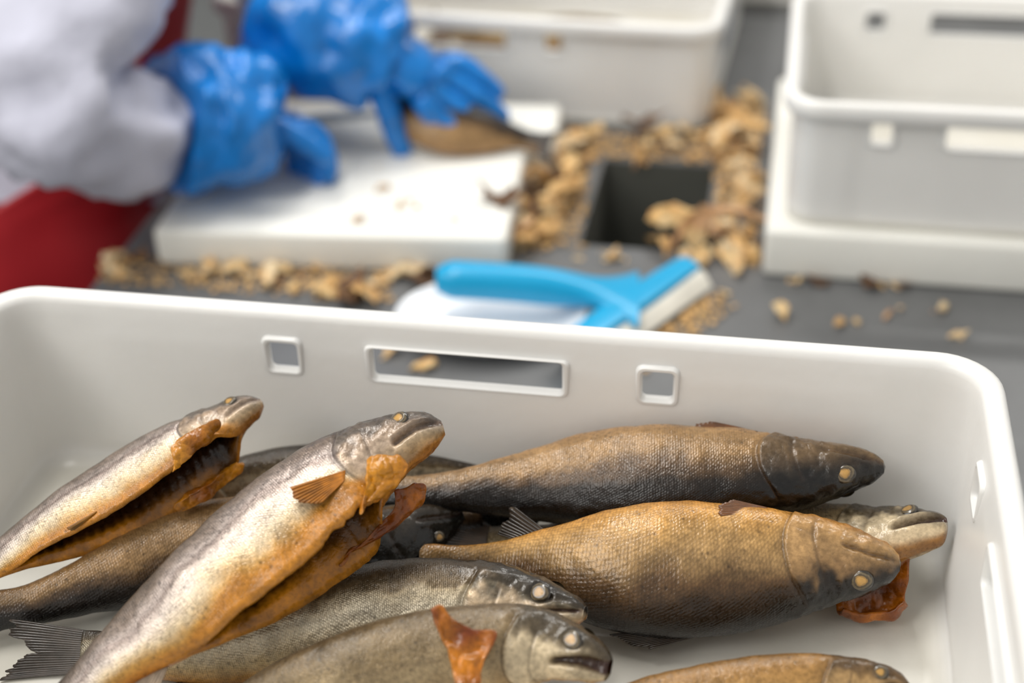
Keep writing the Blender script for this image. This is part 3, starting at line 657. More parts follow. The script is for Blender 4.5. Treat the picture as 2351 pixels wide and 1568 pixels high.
# white oval plate and squeegee
def plate():
    c = at(1128, 752, TZ); a, b = .086, .064
    prof = [(0, .004), (.55, .004), (.72, .005), (.86, .011), (.97, .0165), (1.0, .0175), (1.0, .0155), (.88, .009), (.74, .001), (.6, 0), (0, 0)]
    nn = 56; V = []
    for r, z in prof:
        for k in range(nn): t = 2*math.pi*k/nn; V.append((a*max(r, .001)*math.cos(t), b*max(r, .001)*math.sin(t), z))
    F = grid_faces(len(prof), nn, True); o = mobj('oval_plate', V, [f[::-1] for f in F], M_WHITE, sharp=60); o.location = (c[0], c[1], TZ); o.rotation_euler = (0, 0, math.radians(12))
    tag(o, 'shallow white oval plate lying under the blue squeegee handle', 'plate')
plate()
def loft(name, path, radii, mat, parent=None, ns=20, power=2.0, up=(0, 0, 1)):
    """ellipse sections (ra sideways, rb upwards) along a path"""
    path = np.array(path, float); T = np.gradient(path, axis=0); T /= np.linalg.norm(T, axis=1)[:, None]; V = []
    for p, t, (ra, rb_) in zip(path, T, radii):
        sd = np.cross(t, up); sd /= np.linalg.norm(sd); u2 = np.cross(sd, t)
        for k in range(ns):
            a = 2*math.pi*k/ns; c, s_ = math.cos(a), math.sin(a)
            V.append(p+sd*ra*math.copysign(abs(c)**(2/power), c)+u2*rb_*math.copysign(abs(s_)**(2/power), s_))
    n = len(path); F = grid_faces(n, ns, True); F.append(tuple(range(ns))); F.append(tuple(range((n-1)*ns, n*ns))[::-1])
    return mobj(name, V, [f[::-1] for f in F], mat, parent, sharp=50)
def squeegee():
    A = at(1003, 640, TZ+.042); J = at(1385, 672, TZ+.030); E1 = at(1588, 612, TZ+.022); E2 = at(1296, 812, TZ+.022)
    t = empty('squeegee', (J[0], J[1], TZ)); tag(t, 'bright blue squeegee resting on the white oval plate', 'squeegee'); O = np.array([J[0], J[1], TZ])
    A, J, E1, E2 = A-O, J-O, E1-O, E2-O
    ax = E1-E2; ln = np.linalg.norm(ax); ax /= ln; out = np.cross(ax, [0, 0, 1]); out /= np.linalg.norm(out)
    if out@(J-A) < 0: out = -out
    mid = (E1+E2)/2; mid2 = E2+ax*(((J-E2)@ax)+.02)
    # handle
    n = 26; P = []; R = []
    for k in range(n):
        q = k/(n-1); p = A+(mid2-out*.004-A)*q; p = p+np.array([0, 0, .010*math.sin(q*3.1)*.4]); P.append(p)
        w = .0165*min(1, .62+6*q) if q < .7 else .0165+.030*((q-.7)/.3)**1.8; h = .0165*min(1, .62+6*q)-.008*float(sstep(.5, .95, q)); R.append((w, h))
    loft('handle', P, R, M_BLUE, t, 22, 2.4)
    # head: tapered bar with a sloping top
    V = []; nb = 30; sec = [(-.018, -.004), (-.016, .007), (-.006, .0105), (.010, .006), (.013, -.002), (.004, -.009), (-.012, -.009)]
    for k in range(nb):
        q = k/(nb-1); p = E2+ax*ln*q; g = .82+.18*math.sin(math.pi*q)
        for (x, z) in sec: V.append(p+out*x*g+np.array([0, 0, z*g]))
    m = len(sec); F = grid_faces(nb, m, True)+[tuple(range(m)), tuple(range((nb-1)*m, nb*m))[::-1]]
    hd_o = mobj('squeegee_head', V, F, M_BLUE, t, sharp=50)
    bmv = bmesh.new(); bmv.from_mesh(hd_o.data); bmesh.ops.recalc_face_normals(bmv, faces=bmv.faces[:]); bmv.to_mesh(hd_o.data); bmv.free()
    V = []; sec = [(.010, .001), (.015, -.001), (.024, -.013), (.020, -.017), (.012, -.010), (.008, -.006)]
    for k in range(nb):
        q = k/(nb-1); p = E2+ax*ln*(q*1.0)
        for (x, z) in sec: V.append(p+out*x+np.array([0, 0, z]))
    m = len(sec); F = grid_faces(nb, m, True)+[tuple(range(m)), tuple(range((nb-1)*m, nb*m))[::-1]]
    st = mobj('rubber_strip', V, F, M_FOAM, t, sharp=50); st['label'] = 'white rubber strip soiled with crumbs'
    bmv = bmesh.new(); bmv.from_mesh(st.data); bmesh.ops.recalc_face_normals(bmv, faces=bmv.faces[:]); bmv.to_mesh(st.data); bmv.free()
    return E1+O, E2+O, ax, out, ln
SQ = squeegee()

# ------------------------------------------------------------------ fish scraps
def scrap_mesh(k, kind):
    rs = np.random.RandomState(100+k); V = []; nu, nv = 9, 12
    a, b, c = {'flake': (1.1, .6, .13), 'skin': (1.35, .85, .05), 'chunk': (1, .62, .28), 'strip': (1.9, .32, .10)}[kind]
    for i in range(nu):
        ph = math.pi*(i/(nu-1)-.5)
        for j in range(nv): t = 2*math.pi*j/nv; V.append((a*math.cos(ph)*math.cos(t), b*math.cos(ph)*math.sin(t), c*math.sin(ph)))
    V = np.array(V); nz = noise(V, 1.7, k, 3); V = V*(1+.62*nz)[:, None]; V[:, 2] += .45*noise(V[:, :2] @ np.array([[1, 0, 0], [0, 1, 0]]), 1.3, k+50, 2)+(.55 if kind in ('skin', 'flake') else .25)*(V[:, 0]**2)*rs.uniform(-1, 1)+.45*(V[:, 1]**2)*rs.uniform(-1.2, 1.2)+.4*V[:, 0]*V[:, 1]*rs.uniform(-1, 1)
    V = V*(1+.16*rs.uniform(-1, 1, (len(V), 1))); V[:, 2] -= V[:, 2].min()
    pal = {'flake': [(240, 208, 158), (224, 172, 104), (244, 226, 190)], 'skin': [(224, 176, 108), (172, 124, 74), (236, 206, 152)], 'chunk': [(240, 200, 134), (222, 162, 88), (244, 224, 182)], 'strip': [(222, 174, 128), (176, 120, 64), (230, 196, 156)]}[kind]
    q = np.clip(.5+.6*noise(V, 2.2, k+9, 2), 0, 1)[:, None]; cA, cB, cC = [lin(p) for p in pal]
    cc = np.where(q < .5, cB+(cA-cB)*q*2, cA+(cC-cA)*(q*2-1)); cc = np.concatenate([cc, np.ones((len(cc), 1))], 1)
    return mesh_data('fish_scrap', V, grid_faces(nu, nv, True), M_SCRAP, col=cc, smooth=False)
KINDS = ['flake', 'skin', 'chunk', 'flake', 'chunk', 'skin', 'strip', 'flake', 'chunk', 'flake']
SCR = [scrap_mesh(k, KINDS[k % len(KINDS)]) for k in range(20)]
def dark_scrap(k):
    me = scrap_mesh(60+k, 'skin'); n = len(me.vertices); c = np.zeros((n, 4)); v = np.array([x.co[:] for x in me.vertices]); q = np.clip(.5+.6*noise(v, 2, 77+k), 0, 1)[:, None]
    c[:, :3] = lin((58, 40, 26))*(1-q)+lin((140, 98, 60))*q; c[:, 3] = 1; me.attributes['Col'].data.foreach_set('color', c.astype(np.float32).ravel()); return me
DSC = [dark_scrap(k) for k in range(4)]
rs_ = np.random.RandomState(5)
def put_scrap(me, p, size, rz=None, tilt=.25):
    o = bpy.data.objects.new('fish_scrap', me); COL.objects.link(o); o.location = p; o.rotation_euler = (rs_.uniform(-tilt, tilt), rs_.uniform(-tilt, tilt), rs_.uniform(0, 6.28) if rz is None else rz)
    o.scale = (size, size*rs_.uniform(.8, 1.15), size*rs_.uniform(.8, 1.2)); return o
def in_poly(p, poly):
    c = False; n = len(poly)
    for i in range(n):
        (x1, y1), (x2, y2) = poly[i], poly[(i+1) % n]
        if (y1 > p[1]) != (y2 > p[1]) and p[0] < (x2-x1)*(p[1]-y1)/(y2-y1)+x1: c = not c
    return c
def region(px, n, size, label, group, zb=TZ, heap=0.0, dark=.08, keep=None):
    poly = [tuple(at(x, y, zb)[:2]) for x, y in px]; xs = [p[0] for p in poly]; ys = [p[1] for p in poly]; k = 0; t = 0
    while k < n and t < 6000:
        t += 1; p = (rs_.uniform(min(xs), max(xs)), rs_.uniform(min(ys), max(ys)))
        if not in_poly(p, poly): continue
        if zb == TZ and any(in_poly(p, b_) for b_ in BOARDS): continue
        if HX0-.004 < p[0] < HX1+.004 and HY0-.004 < p[1] < HY1+.004: continue
        lift = heap*rs_.uniform(0, 1)**2
        o = put_scrap(DSC[rs_.randint(4)] if rs_.rand() < dark else SCR[rs_.randint(len(SCR))], (p[0], p[1], zb+.0005+lift), size*rs_.choice([.4, .5, .65, .8, 1.0, 1.4])*rs_.uniform(.85, 1.15), tilt=.2+.5*(heap > 0))
        tag(o, label, 'fish scrap', group); k += 1
region([(1168, 575), (1180, 480), (1232, 345), (1345, 352), (1335, 430), (1300, 520), (1225, 590)], 78, .0115, 'tan scrap of smoked fish heaped along the right edge of the cutting board', 'fish scraps beside the big cutting board', heap=.022)
region([(1300, 305), (1640, 318), (1650, 372), (1350, 368)], 26, .0105, 'tan scrap of smoked fish lying between the waste opening and the middle crate', 'fish scraps before the middle crate', heap=.012)
region([(1648, 250), (1728, 215), (1748, 420), (1742, 520), (1640, 520), (1650, 400)], 80, .0112, 'tan scrap of smoked fish heaped between the waste opening and the right board', 'fish scraps beside the right board', heap=.022)
region([(1490, 590), (1500, 535), (1600, 520), (1735, 545), (1735, 605), (1640, 615)], 22, .0125, 'fish scrap lying in front of the waste opening beside the right board', 'fish scraps in front of the waste opening', heap=.008)
region([(235, 640), (250, 590), (520, 612), (860, 630), (900, 660), (880, 705), (520, 665), (350, 665)], 44, .0095, 'fish scrap scattered on the table in front of the big cutting board', 'fish scraps in front of the cutting board', dark=.2)
region([(930, 640), (930, 590), (1030, 596), (990, 610), (985, 660)], 6, .012, 'fish scrap lying by the end of the blue squeegee handle', 'fish scraps by the squeegee handle', dark=.4)
region([(1560, 750), (1650, 610), (1720, 640), (1700, 720), (2200, 700), (2200, 760), (1640, 745)], 9, .006, 'small crumb of fish lying on the bare table right of the squeegee', 'fish crumbs right of the squeegee', dark=0)
region([(1230, 600), (1240, 570), (1450, 575), (1440, 605)], 5, .0075, 'small fish scrap lying between the squeegee handle and the waste opening', 'fish scraps behind the squeegee handle', dark=0)
region([(700, 520), (1060, 530), (1090, 440), (900, 340), (800, 430)], 9, .0055, 'small tan fish crumb lying on top of the cutting board', 'fish crumbs on the cutting board', zb=TZ+BT, dark=0)
region([(1770, 655), (1780, 645), (2130, 655), (2130, 668)], 8, .0065, 'small fish crumb lying against the front of the right board', 'fish crumbs before the right board', dark=.2)
t_ = at(1150, 465, TZ+BT); o = put_scrap(DSC[1], (t_[0], t_[1], TZ+BT), .017, .2, .1); tag(o, 'dark brown scrap of fish skin on the right edge of the cutting board', 'fish scrap')
t_ = at(1660, 560, TZ); o = put_scrap(scrap_mesh(44, 'strip'), (t_[0], t_[1], TZ+.004), .030, .55, .1); tag(o, 'long pink-tan strip of fish skin before the waste opening', 'fish scrap')
t_ = at(1545, 555, TZ); o = put_scrap(scrap_mesh(45, 'chunk'), (t_[0], t_[1], TZ), .026, .1, .1); tag(o, 'big golden chunk of fish at the front edge of the waste opening', 'fish scrap')
t_ = at(965, 848, TZ); o = put_scrap(scrap_mesh(46, 'chunk'), (t_[0], t_[1], TZ), .0105, .1, .1); tag(o, 'golden fish crumb seen through the long hand hole of the front crate', 'fish scrap')
t_ = at(900, 815, TZ); o = put_scrap(scrap_mesh(47, 'flake'), (t_[0], t_[1], TZ), .009, 1.0, .1); tag(o, 'pale fish flake seen at the left end of the long hand hole', 'fish scrap')
t_ = at(2205, 775, TZ); o = put_scrap(scrap_mesh(48, 'flake'), (t_[0], t_[1], TZ), .007, .1, .1); tag(o, 'pale flake lying on bare table behind the right corner of the front crate', 'fish scrap')
# crumbs caught along the squeegee strip: fine, uncountable
def crumbs(name, pts, size, label, seed):
    rs = np.random.RandomState(seed); V = []; F = []; Cc = []
    base = np.array([(1, 0, 0), (-1, 0, 0), (0, 1, 0), (0, -1, 0), (0, 0, .7), (0, 0, -.7)]); fs = [(0, 2, 4), (2, 1, 4), (1, 3, 4), (3, 0, 4), (2, 0, 5), (1, 2, 5), (3, 1, 5), (0, 3, 5)]
    for p in pts:
        s = size*rs.uniform(.5, 1.3); a = rs.uniform(0, 6.28); R_ = np.array([[math.cos(a), -math.sin(a), 0], [math.sin(a), math.cos(a), 0], [0, 0, 1]]); off = len(V)
        for b in base: V.append(np.array(p)+(R_@(b*rs.uniform(.6, 1.3)))*s)
        c = lin((226, 182, 118))*rs.uniform(.5, 1.1)
        for _ in base: Cc.append(np.r_[c, 1])
        F += [tuple(off+i for i in f) for f in fs]
    o = mobj(name, V, F, M_SCRAP, smooth=False, col=Cc); return tag(o, label, 'crumbs', kind='stuff')
E1, E2, axq, outq, lnq = SQ
crumbs('fish_crumbs', [np.r_[(E1-axq*lnq*q)[:2]+outq[:2]*(.026+.03*rs_.rand()**2), TZ+.0035] for q in rs_.rand(260)], .0028, 'fine crumbs of fish swept up along the squeegee strip', 1)
pts = []
for px_ in ([(1165, 590), (1235, 340), (1350, 350), (1350, 570)], [(1640, 560), (1650, 240), (1735, 215), (1750, 640)], [(1290, 310), (1650, 318), (1650, 378), (1350, 374)], [(225, 655), (250, 585), (900, 620), (900, 700)]):
    poly = [tuple(at(x, y, TZ)[:2]) for x, y in px_]
    xs = [p[0] for p in poly]; ys = [p[1] for p in poly]; c_ = 0
    while c_ < 420:
        p = (rs_.uniform(min(xs), max(xs)), rs_.uniform(min(ys), max(ys)))
        if in_poly(p, poly) and not any(in_poly(p, b_) for b_ in BOARDS) and not (HX0-.003 < p[0] < HX1+.003 and HY0-.003 < p[1] < HY1+.003): pts.append((p[0], p[1], TZ+.0032)); c_ += 1
crumbs('fish_crumbs', pts, .0026, 'fine tan crumbs of smoked fish strewn around the waste opening', 2)

# fish in the crates behind and the one being cut
def far_fish(P, up, style, label, seed, roll_view=(.1, -.6, .8), hm=1.0, group=None, fins=('tail',)):
    return fish('smoked_trout', P, up, 0, style, label, hmul=hm, group=group, res=.4, seed=seed, fins=fins, view=roll_view)
zb = TZ+.025
def loc_(x, y, z): return (mcx+exm*x+eym*y)*np.array([1, 1, 0])+np.array([0, 0, TZ+z])
for k, (x, y, z, dx, hm) in enumerate(((.225, -.05, .036, -.24, 1), (.225, -.115, .036, -.24, 1), (.215, -.122, .080, -.24, .9), (-.06, -.11, .034, -.2, .9))):
    lab_ = ('the farther of two on its floor', 'the nearer of two on its floor', 'lying on top of two others', 'alone in its left half')[k]
    far_fish([loc_(x, y, z), loc_(x+dx*.3, y+.008, z), loc_(x+dx*.7, y-.006, z-.004), loc_(x+dx, y, z-.008)], k % 2 == 0, 'gold' if k % 2 else 'pale', 'smoked trout in the long white crate, '+lab_, 40+k, hm=hm, group='smoked trout in the middle crate')

# ------------------------------------------------------------------ worker
def skin_mesh(name, nodes, edges, mat, parent, sub=2, root=0):
    me = bpy.data.meshes.new(name); me.from_pydata([tuple(map(float, p)) for p, r in nodes], edges, []); me.update()
    o = link(name, me); o.modifiers.new('skin', 'SKIN'); me.skin_vertices[0].data
    for i, (p, r) in enumerate(nodes): me.skin_vertices[0].data[i].radius = (r, r) if np.isscalar(r) else r
    for i in range(len(nodes)): me.skin_vertices[0].data[i].use_root = (i == root)
    m = o.modifiers.new('sub', 'SUBSURF'); m.levels = m.render_levels = sub
    me2 = evaluated(o); bpy.data.objects.remove(o); bpy.data.meshes.remove(me)
    me2.name = name; me2.materials.clear(); me2.materials.append(mat); me2.polygons.foreach_set('use_smooth', [True]*len(me2.polygons))
    return link(name, me2, parent)
def wrinkle(o, amp, freq, seed=0, stretch=(1, 1, 1)):
    me = o.data; n = len(me.vertices); co = np.zeros(n*3); me.vertices.foreach_get('co', co); co = co.reshape(-1, 3); no = np.array([v.normal[:] for v in me.vertices])
    d = noise(co*np.array(stretch), freq, seed, 3); d = -np.abs(d)*1.4+.5; co = co+no*(amp*d)[:, None]; me.vertices.foreach_set('co', co.ravel()); me.update()
def worker():
    WX, WY, FA = -.726, .93, math.radians(32)
    t = empty('person', (WX, WY, TZ-.9))
    tag(t, 'person in grey-white coat, red apron and blue gloves cutting a fish with a knife', 'person'); O = np.array([WX, WY, TZ-.9]); cF, sF = math.cos(FA), math.sin(FA)
    lean = lambda z: .42*max(0.0, z+.10)                                     # bent forward over the table
    W = lambda x, y, z: np.array([(x+lean(z))*cF-y*sF, (x+lean(z))*sF+y*cF, z-O[2]])            # x forward, y to the person's left
    A = lambda px, py, z: at(px, py, z)-O
    D = lambda px, py, d: at_d(px, py, d)-O
    rs1, ls1 = W(.02, -.20, .36), W(.08, .23, .36)
    rel, rwr = D(95, 300, 1.30), D(395, 285, 1.395)
    lel, lwr = D(690, 20, 1.50), D(870, 95, 1.475)
    # body under the clothes: one continuous surface, head to feet
    nodes = [(W(0, 0, -.12), .10), (W(0, 0, .08), .10), (W(.01, 0, .30), .10), (W(.02, 0, .43), .055), (W(.045, 0, .50), .05), (W(.07, 0, .58), .088), (W(.075, 0, .68), .075),
             (rs1, .044), (rel, .038), (rwr, .030), (ls1, .044), (lel, .036), (lwr, .030),
             (W(0, -.10, -.22), .09), (W(0, -.11, -.60), .062), (W(-.02, -.11, -.97), .042), (W(.10, -.12, -1.00), .035),
             (W(0, .10, -.22), .09), (W(0, .11, -.60), .062), (W(-.02, .11, -.97), .042), (W(.10, .12, -1.00), .035)]
    ed = [(0, 1), (1, 2), (2, 3), (3, 4), (4, 5), (5, 6), (2, 7), (7, 8), (8, 9), (2, 10), (10, 11), (11, 12), (0, 13), (13, 14), (14, 15), (15, 16), (0, 17), (17, 18), (18, 19), (19, 20)]
    skin_mesh('body', nodes, ed, M_SKINP, t, 1)
    nodes = [(W(0, 0, -.10), .115)]; ed = []
    for sy in (-1, 1):
        k = len(nodes); nodes += [(W(0, .10*sy, -.22), .100), (W(0, .11*sy, -.58), .078), (W(-.02, .11*sy, -.86), .066)]; ed += [(0, k), (k, k+1), (k+1, k+2)]
    tr = skin_mesh('trousers', nodes, ed, M_TROUSER, t, 2); wrinkle(tr, .008, 14, 4)
    for sy in (-1, 1):
        skin_mesh('boot', [(W(-.02, .11*sy, -.74), .062), (W(-.02, .11*sy, -.90), .058), (W(-.01, .112*sy, -.965), .052), (W(.12, .122*sy, -.98), .040)], [(0, 1), (1, 2), (2, 3)], M_WHITE, t, 2)
    # face and cap (above the frame)
    hc = (.085, 0, .64)
    loft('cap', [W(hc[0]-.01, 0, hc[2]+z) for z in np.linspace(-.005, .105, 10)], [(.098*math.sqrt(max(.02, 1-(k/9)**2.4)), .104*math.sqrt(max(.02, 1-(k/9)**2.4))) for k in range(10)], M_COAT, t, 24, 2, up=(1, 0, 0))
    for sy in (-.032, .032): bm_obj('eye', rbox(.014, .024, .014, .005, 3, loc=tuple(W(hc[0]+.074, sy, hc[2]-.012))), M_DARK, t)
    loft('nose', [W(hc[0]+.070+.022*k/5, 0, hc[2]-.008-.036*k/5) for k in range(6)], [(.006+.002*k, .006+.0015*k) for k in range(6)], M_SKINP, t, 12, 2, up=(1, 0, 0))
    bm_obj('mouth', rbox(.014, .04, .010, .004, 3, loc=tuple(W(hc[0]+.070, 0, hc[2]-.075))), M_APRON, t)
    # coat: torso and sleeves
    nodes = [(W(0, -.05, -.115), (.145, .225)), (W(-.01, -.055, .03), (.145, .20)), (W(0, 0, .22), (.15, .20)), (W(.01, 0, .36), (.11, .13)), (W(.02, 0, .43), .07),
             (W(0, -.16, .36), .088), ((rs1+rel)/2, .086), (rel, .080), ((rel+rwr)/2, .072), (rwr+(rwr-rel)*.10, .062),
             (W(.04, .19, .36), .088), ((ls1+lel)/2, .074), (lel, .060)]
    ed = [(0, 1), (1, 2), (2, 3), (3, 4), (3, 5), (5, 6), (6, 7), (7, 8), (8, 9), (3, 10), (10, 11), (11, 12)]
    c = skin_mesh('coat', nodes, ed, M_COAT, t, 3, root=1); wrinkle(c, .020, 8, 3, (1, 1, 1.6)); wrinkle(c, .007, 22, 5)
    # apron: bib and skirt, a curved sheet over the front of the coat
    V = []; nu, nv = 40, 44
    for i in range(nv):
        z = -.80+(.27+.80)*i/(nv-1)
        half = np.interp(z, [-.8, -.13, -.05, .12, .27], [2.1, 2.0, 1.0, .95, .8]); rad_x = np.interp(z, [-.8, -.2, 0, .27], [.225, .215, .190, .175]); rad_y = np.interp(z, [-.8, -.2, 0, .27], [.285, .275, .245, .225])
        for j in range(nu):
            a = (j/(nu-1)*2-1); a = a*half*(1.0 if a < 0 or z < -.09 else 1.25); fold = .006*math.sin(a*9+z*3)*(1 if z < -.1 else .4)
            V.append(W((rad_x+fold)*math.cos(a), (rad_y+fold)*math.sin(a), z))
    ap = mobj('apron', V, grid_faces(nv, nu), M_APRON, t); md = ap.modifiers.new('s', 'SOLIDIFY'); md.thickness = .003
    # oversleeves and gloves
    def cuff(name, path, radii, seed):
        P = cr_spline(np.array(path), 34); R, _ = resample(np.array([[r, r] for r in radii]), np.linspace(0, 1, 34)) if False else (np.interp(np.linspace(0, 1, 34), np.linspace(0, 1, len(radii)), radii), 0)
        o = loft(name, P, [(r, r*.96) for r in R], M_GLOVE, t, 48, 2, up=(0.05, 0.1, 1))
        wrinkle(o, .016, 13, seed); wrinkle(o, .006, 34, seed+1); o['label'] = 'puffed blue film oversleeve'; return o
    def hand(name, wr, pc, fdir, pn, curls, thumb, sc=1.0, label=None):
        """glove: palm and five separate fingers grown as one skin"""
        fdir = fdir/np.linalg.norm(fdir); pn = pn-(pn@fdir)*fdir; pn /= np.linalg.norm(pn); sd = np.cross(fdir, pn)
        nodes = [(wr, .030*sc), (pc, (.034*sc, .022*sc))]; ed = [(0, 1)]
        for k, (off, l) in enumerate(((-.030, .072), (-.010, .082), (.011, .077), (.030, .060))):
            kn = pc+fdir*.040*sc+sd*off*sc; i0 = len(nodes); nodes.append((kn, .0125*sc)); ed.append((1, i0)); d = fdir.copy(); p = kn
            for s_ in range(3):
                cu = curls[k]*(.6+.4*s_); d = math.cos(cu)*d+math.sin(cu)*pn; d /= np.linalg.norm(d); p = p+d*l*sc*(.42, .33, .25)[s_]; nodes.append((p, (.0115-.0012*s_)*sc)); ed.append((len(nodes)-2, len(nodes)-1))
        p = pc-fdir*.022*sc+sd*thumb*.026*sc; i0 = len(nodes); nodes.append((p, .016*sc)); ed.append((1, i0)); d = sd*thumb*.65+fdir*.75+pn*.35; d /= np.linalg.norm(d)
        for s_ in range(3):
            p = p+d*.030*sc; nodes.append((p, (.0135-.0015*s_)*sc)); ed.append((len(nodes)-2, len(nodes)-1)); d = d+pn*.25+fdir*.2; d /= np.linalg.norm(d)
        o = skin_mesh(name, nodes, ed, M_GLOVE, t, 2); wrinkle(o, .0022, 45, 8)
        if label: o['label'] = label
        return o
    cuff('oversleeve', [D(388, 280, 1.375), D(450, 278, 1.395), D(530, 278, 1.413), D(600, 280, 1.425), D(636, 282, 1.43)], [.062, .074, .074, .062, .040], 11)
    cuff('oversleeve', [D(640, 30, 1.50), D(690, 55, 1.495), D(770, 84, 1.485), D(860, 98, 1.475), D(925, 118, 1.475)], [.070, .076, .072, .064, .040], 21)
    # right hand round the knife grip, left hand flat on the fish
    hand('glove', D(585, 285, 1.42), D(610, 288, 1.425), D(700, 300, 1.475)-D(628, 290, 1.45), A(640, 420, TZ+BT)-A(640, 260, TZ+BT+.06), (1.3, 1.35, 1.4, 1.4), -1, .9, 'blue glove of the hand holding the knife')
    hand('glove', D(895, 120, 1.475), D(940, 152, 1.478), D(1070, 232, 1.492)-D(940, 152, 1.478), np.array([.1, .6, -.8]), (.14, .14, .16, .2), -1, 1.05, 'blue glove of the hand pressing on the fish')
    return t
worker()
# knife
def knife():
    a = at(650, 276, TZ+BT+.050); b = at(690, 272, TZ+BT+.048); c = at(890, 262, TZ+BT+.044)
    t = empty('fillet_knife', tuple(b)); tag(t, 'thin steel fillet knife held in the near blue glove', 'knife')
    loft('handle', [a-b+(b-a)*q-(b-a)*.8*(1-q) for q in np.linspace(0, 1, 8)], [(.007+.002*math.sin(k), .011) for k in range(8)], M_WHITE, t, 14, 2.5)
    d = c-b; ln = np.linalg.norm(d); d /= ln; sd = np.cross(d, [0, 0, 1]); sd /= np.linalg.norm(sd); up = np.cross(sd, d); up = up*.75+sd*.65; up /= np.linalg.norm(up); th = np.cross(d, up); V = []; n = 14
    for k in range(n):
        q = k/(n-1); w = .013*(1-q**3)+.0008; p = d*ln*q
        V += [p+up*w*.6+th*.0009, p-up*w, p+up*w*.6-th*.0009]
    F = grid_faces(n, 3, True)+[(0, 1, 2), tuple(range((n-1)*3, n*3))[::-1]]
    o = mobj('blade', V, F, M_BLADE, t, sharp=20); bmv = bmesh.new(); bmv.from_mesh(o.data); bmesh.ops.recalc_face_normals(bmv, faces=bmv.faces[:]); bmv.to_mesh(o.data); bmv.free()
knife()
fish('smoked_trout', [at(862, 252, TZ+BT+.034), at(930, 262, TZ+BT+.034), at(1010, 280, TZ+BT+.032), at(1110, 302, TZ+BT+.022), at(1190, 318, TZ+BT+.014), at(1240, 330, TZ+BT+.010)], True, 0, 'dark', 'brown smoked trout held on the cutting board under the blue glove', hmul=1.45, wmul=1.3, res=.5, seed=60, fins=('tail',), finopt=dict(tl=.08, spread=.3), view=(.1, -.8, .7))

# ------------------------------------------------------------------ the pile in the front crate, lowest first
def flap(parent, rows, label=None, thick=.0022, cols=((196, 118, 36), (150, 74, 20)), seed=0, wr=.0016, name='belly_flap', nu=40, nv=26):
    """a curled sheet of belly flesh through rows of points"""
    rows = [cr_spline(np.array([at(*p) for p in r]), nu) for r in rows]; G_ = np.stack(rows, 0); V = np.zeros((nv, nu, 3))
    for j in range(nu): V[:, j] = cr_spline(G_[:, j], nv)
    P = V.reshape(-1, 3); nz = noise(P, 120, seed, 3); du = np.gradient(V, axis=0).reshape(-1, 3); dv = np.gradient(V, axis=1).reshape(-1, 3); nn = np.cross(du, dv); nn /= np.linalg.norm(nn, axis=1)[:, None]+1e-9
    P = P+nn*(wr*nz)[:, None]; jag = noise(P, 260, seed+4, 2); q = np.clip(.5+.7*noise(P, 75, seed+7, 2), 0, 1)[:, None]
    c = lin(cols[0])*q+lin(cols[1])*(1-q); c = np.concatenate([c, np.ones((len(c), 1))], 1)
    o = mobj(name, P, grid_faces(nv, nu), M_FISH, parent, col=c, uv=np.zeros((len(P), 2)), extra=dict(Sc=np.zeros(len(P)), Sv=np.zeros(len(P))))
    m = o.modifiers.new('s', 'SOLIDIFY'); m.thickness = thick; m.offset = 0; m = o.modifiers.new('b', 'SUBSURF'); m.levels = m.render_levels = 1
    if label: o['label'] = label
    return o
F12 = fish('smoked_trout', [(1240, 1188, .014), (1120, 1203, .015), (980, 1215, .016), (800, 1230, .016), (640, 1260, .015)], False, 30, 'dark', 'black-backed smoked trout lying lowest, beneath the dark trout at the back', hmul=.95, group=GF, res=.6, head_dark=.95, seed=12, fins=('tail',))
F11 = fish('smoked_trout', [(330, 1185, .030), (480, 1140, .032), (660, 1100, .033), (860, 1082, .033), (1010, 1085, .030), (1130, 1104, .026)], True, 22, 'olive', 'half-hidden brown smoked trout lying along the far wall behind the big gutted trout', hmul=.95, group=GF, res=.6, seed=11, fins=('tail',), finopt=dict(spread=.2, tl=.06))
F2 = fish('smoked_trout', [(1062, 1180, .030), (1000, 1205, .029), (900, 1250, .028), (760, 1272, .027), (600, 1262, .026), (430, 1275, .026), (240, 1334, .026), (80, 1385, .024), (-60, 1412, .022)], False, 2, 'dark', 'smoked trout with black head poking out beneath the big gutted trout', hmul=.92, wmul=1.0, group=GF, seed=2, scale=1.1, mouth=.3, eye_r=.012, head_dark=.85, fins=('tail', 'dorsal'))
F9 = fish('smoked_trout', [(2186, 1203, .050), (2115, 1216, .046), (2020, 1232, .038), (1900, 1240, .030), (1700, 1238, .026), (1450, 1240, .022), (1230, 1243, .020), (1120, 1244, .019)], True, -42, 'pale', 'smoked trout half under the big golden one, orange belly flap showing, snout against right wall', hmul=1.0, group=GF, seed=9, jaw=4, scale=1.2, fins=('tail',), finopt=dict(tc=((48, 34, 20), (84, 58, 30)), spread=.55))
flap(F9.o, [[(1905, 1300, .030), (1960, 1300, .030), (2040, 1290, .034), (2090, 1275, .036)], [(1915, 1350, .020), (1980, 1350, .018), (2040, 1335, .022), (2085, 1330, .028)], [(1920, 1395, .013), (1980, 1400, .011), (2040, 1390, .012), (2078, 1372, .018)], [(1925, 1412, .013), (1985, 1424, .012), (2045, 1420, .013), (2086, 1392, .020)], [(1935, 1398, .020), (1985, 1408, .019), (2040, 1404, .020), (2074, 1380, .026)]], 'orange belly flap curled outward', cols=((176, 100, 12), (104, 46, 4)), seed=3)
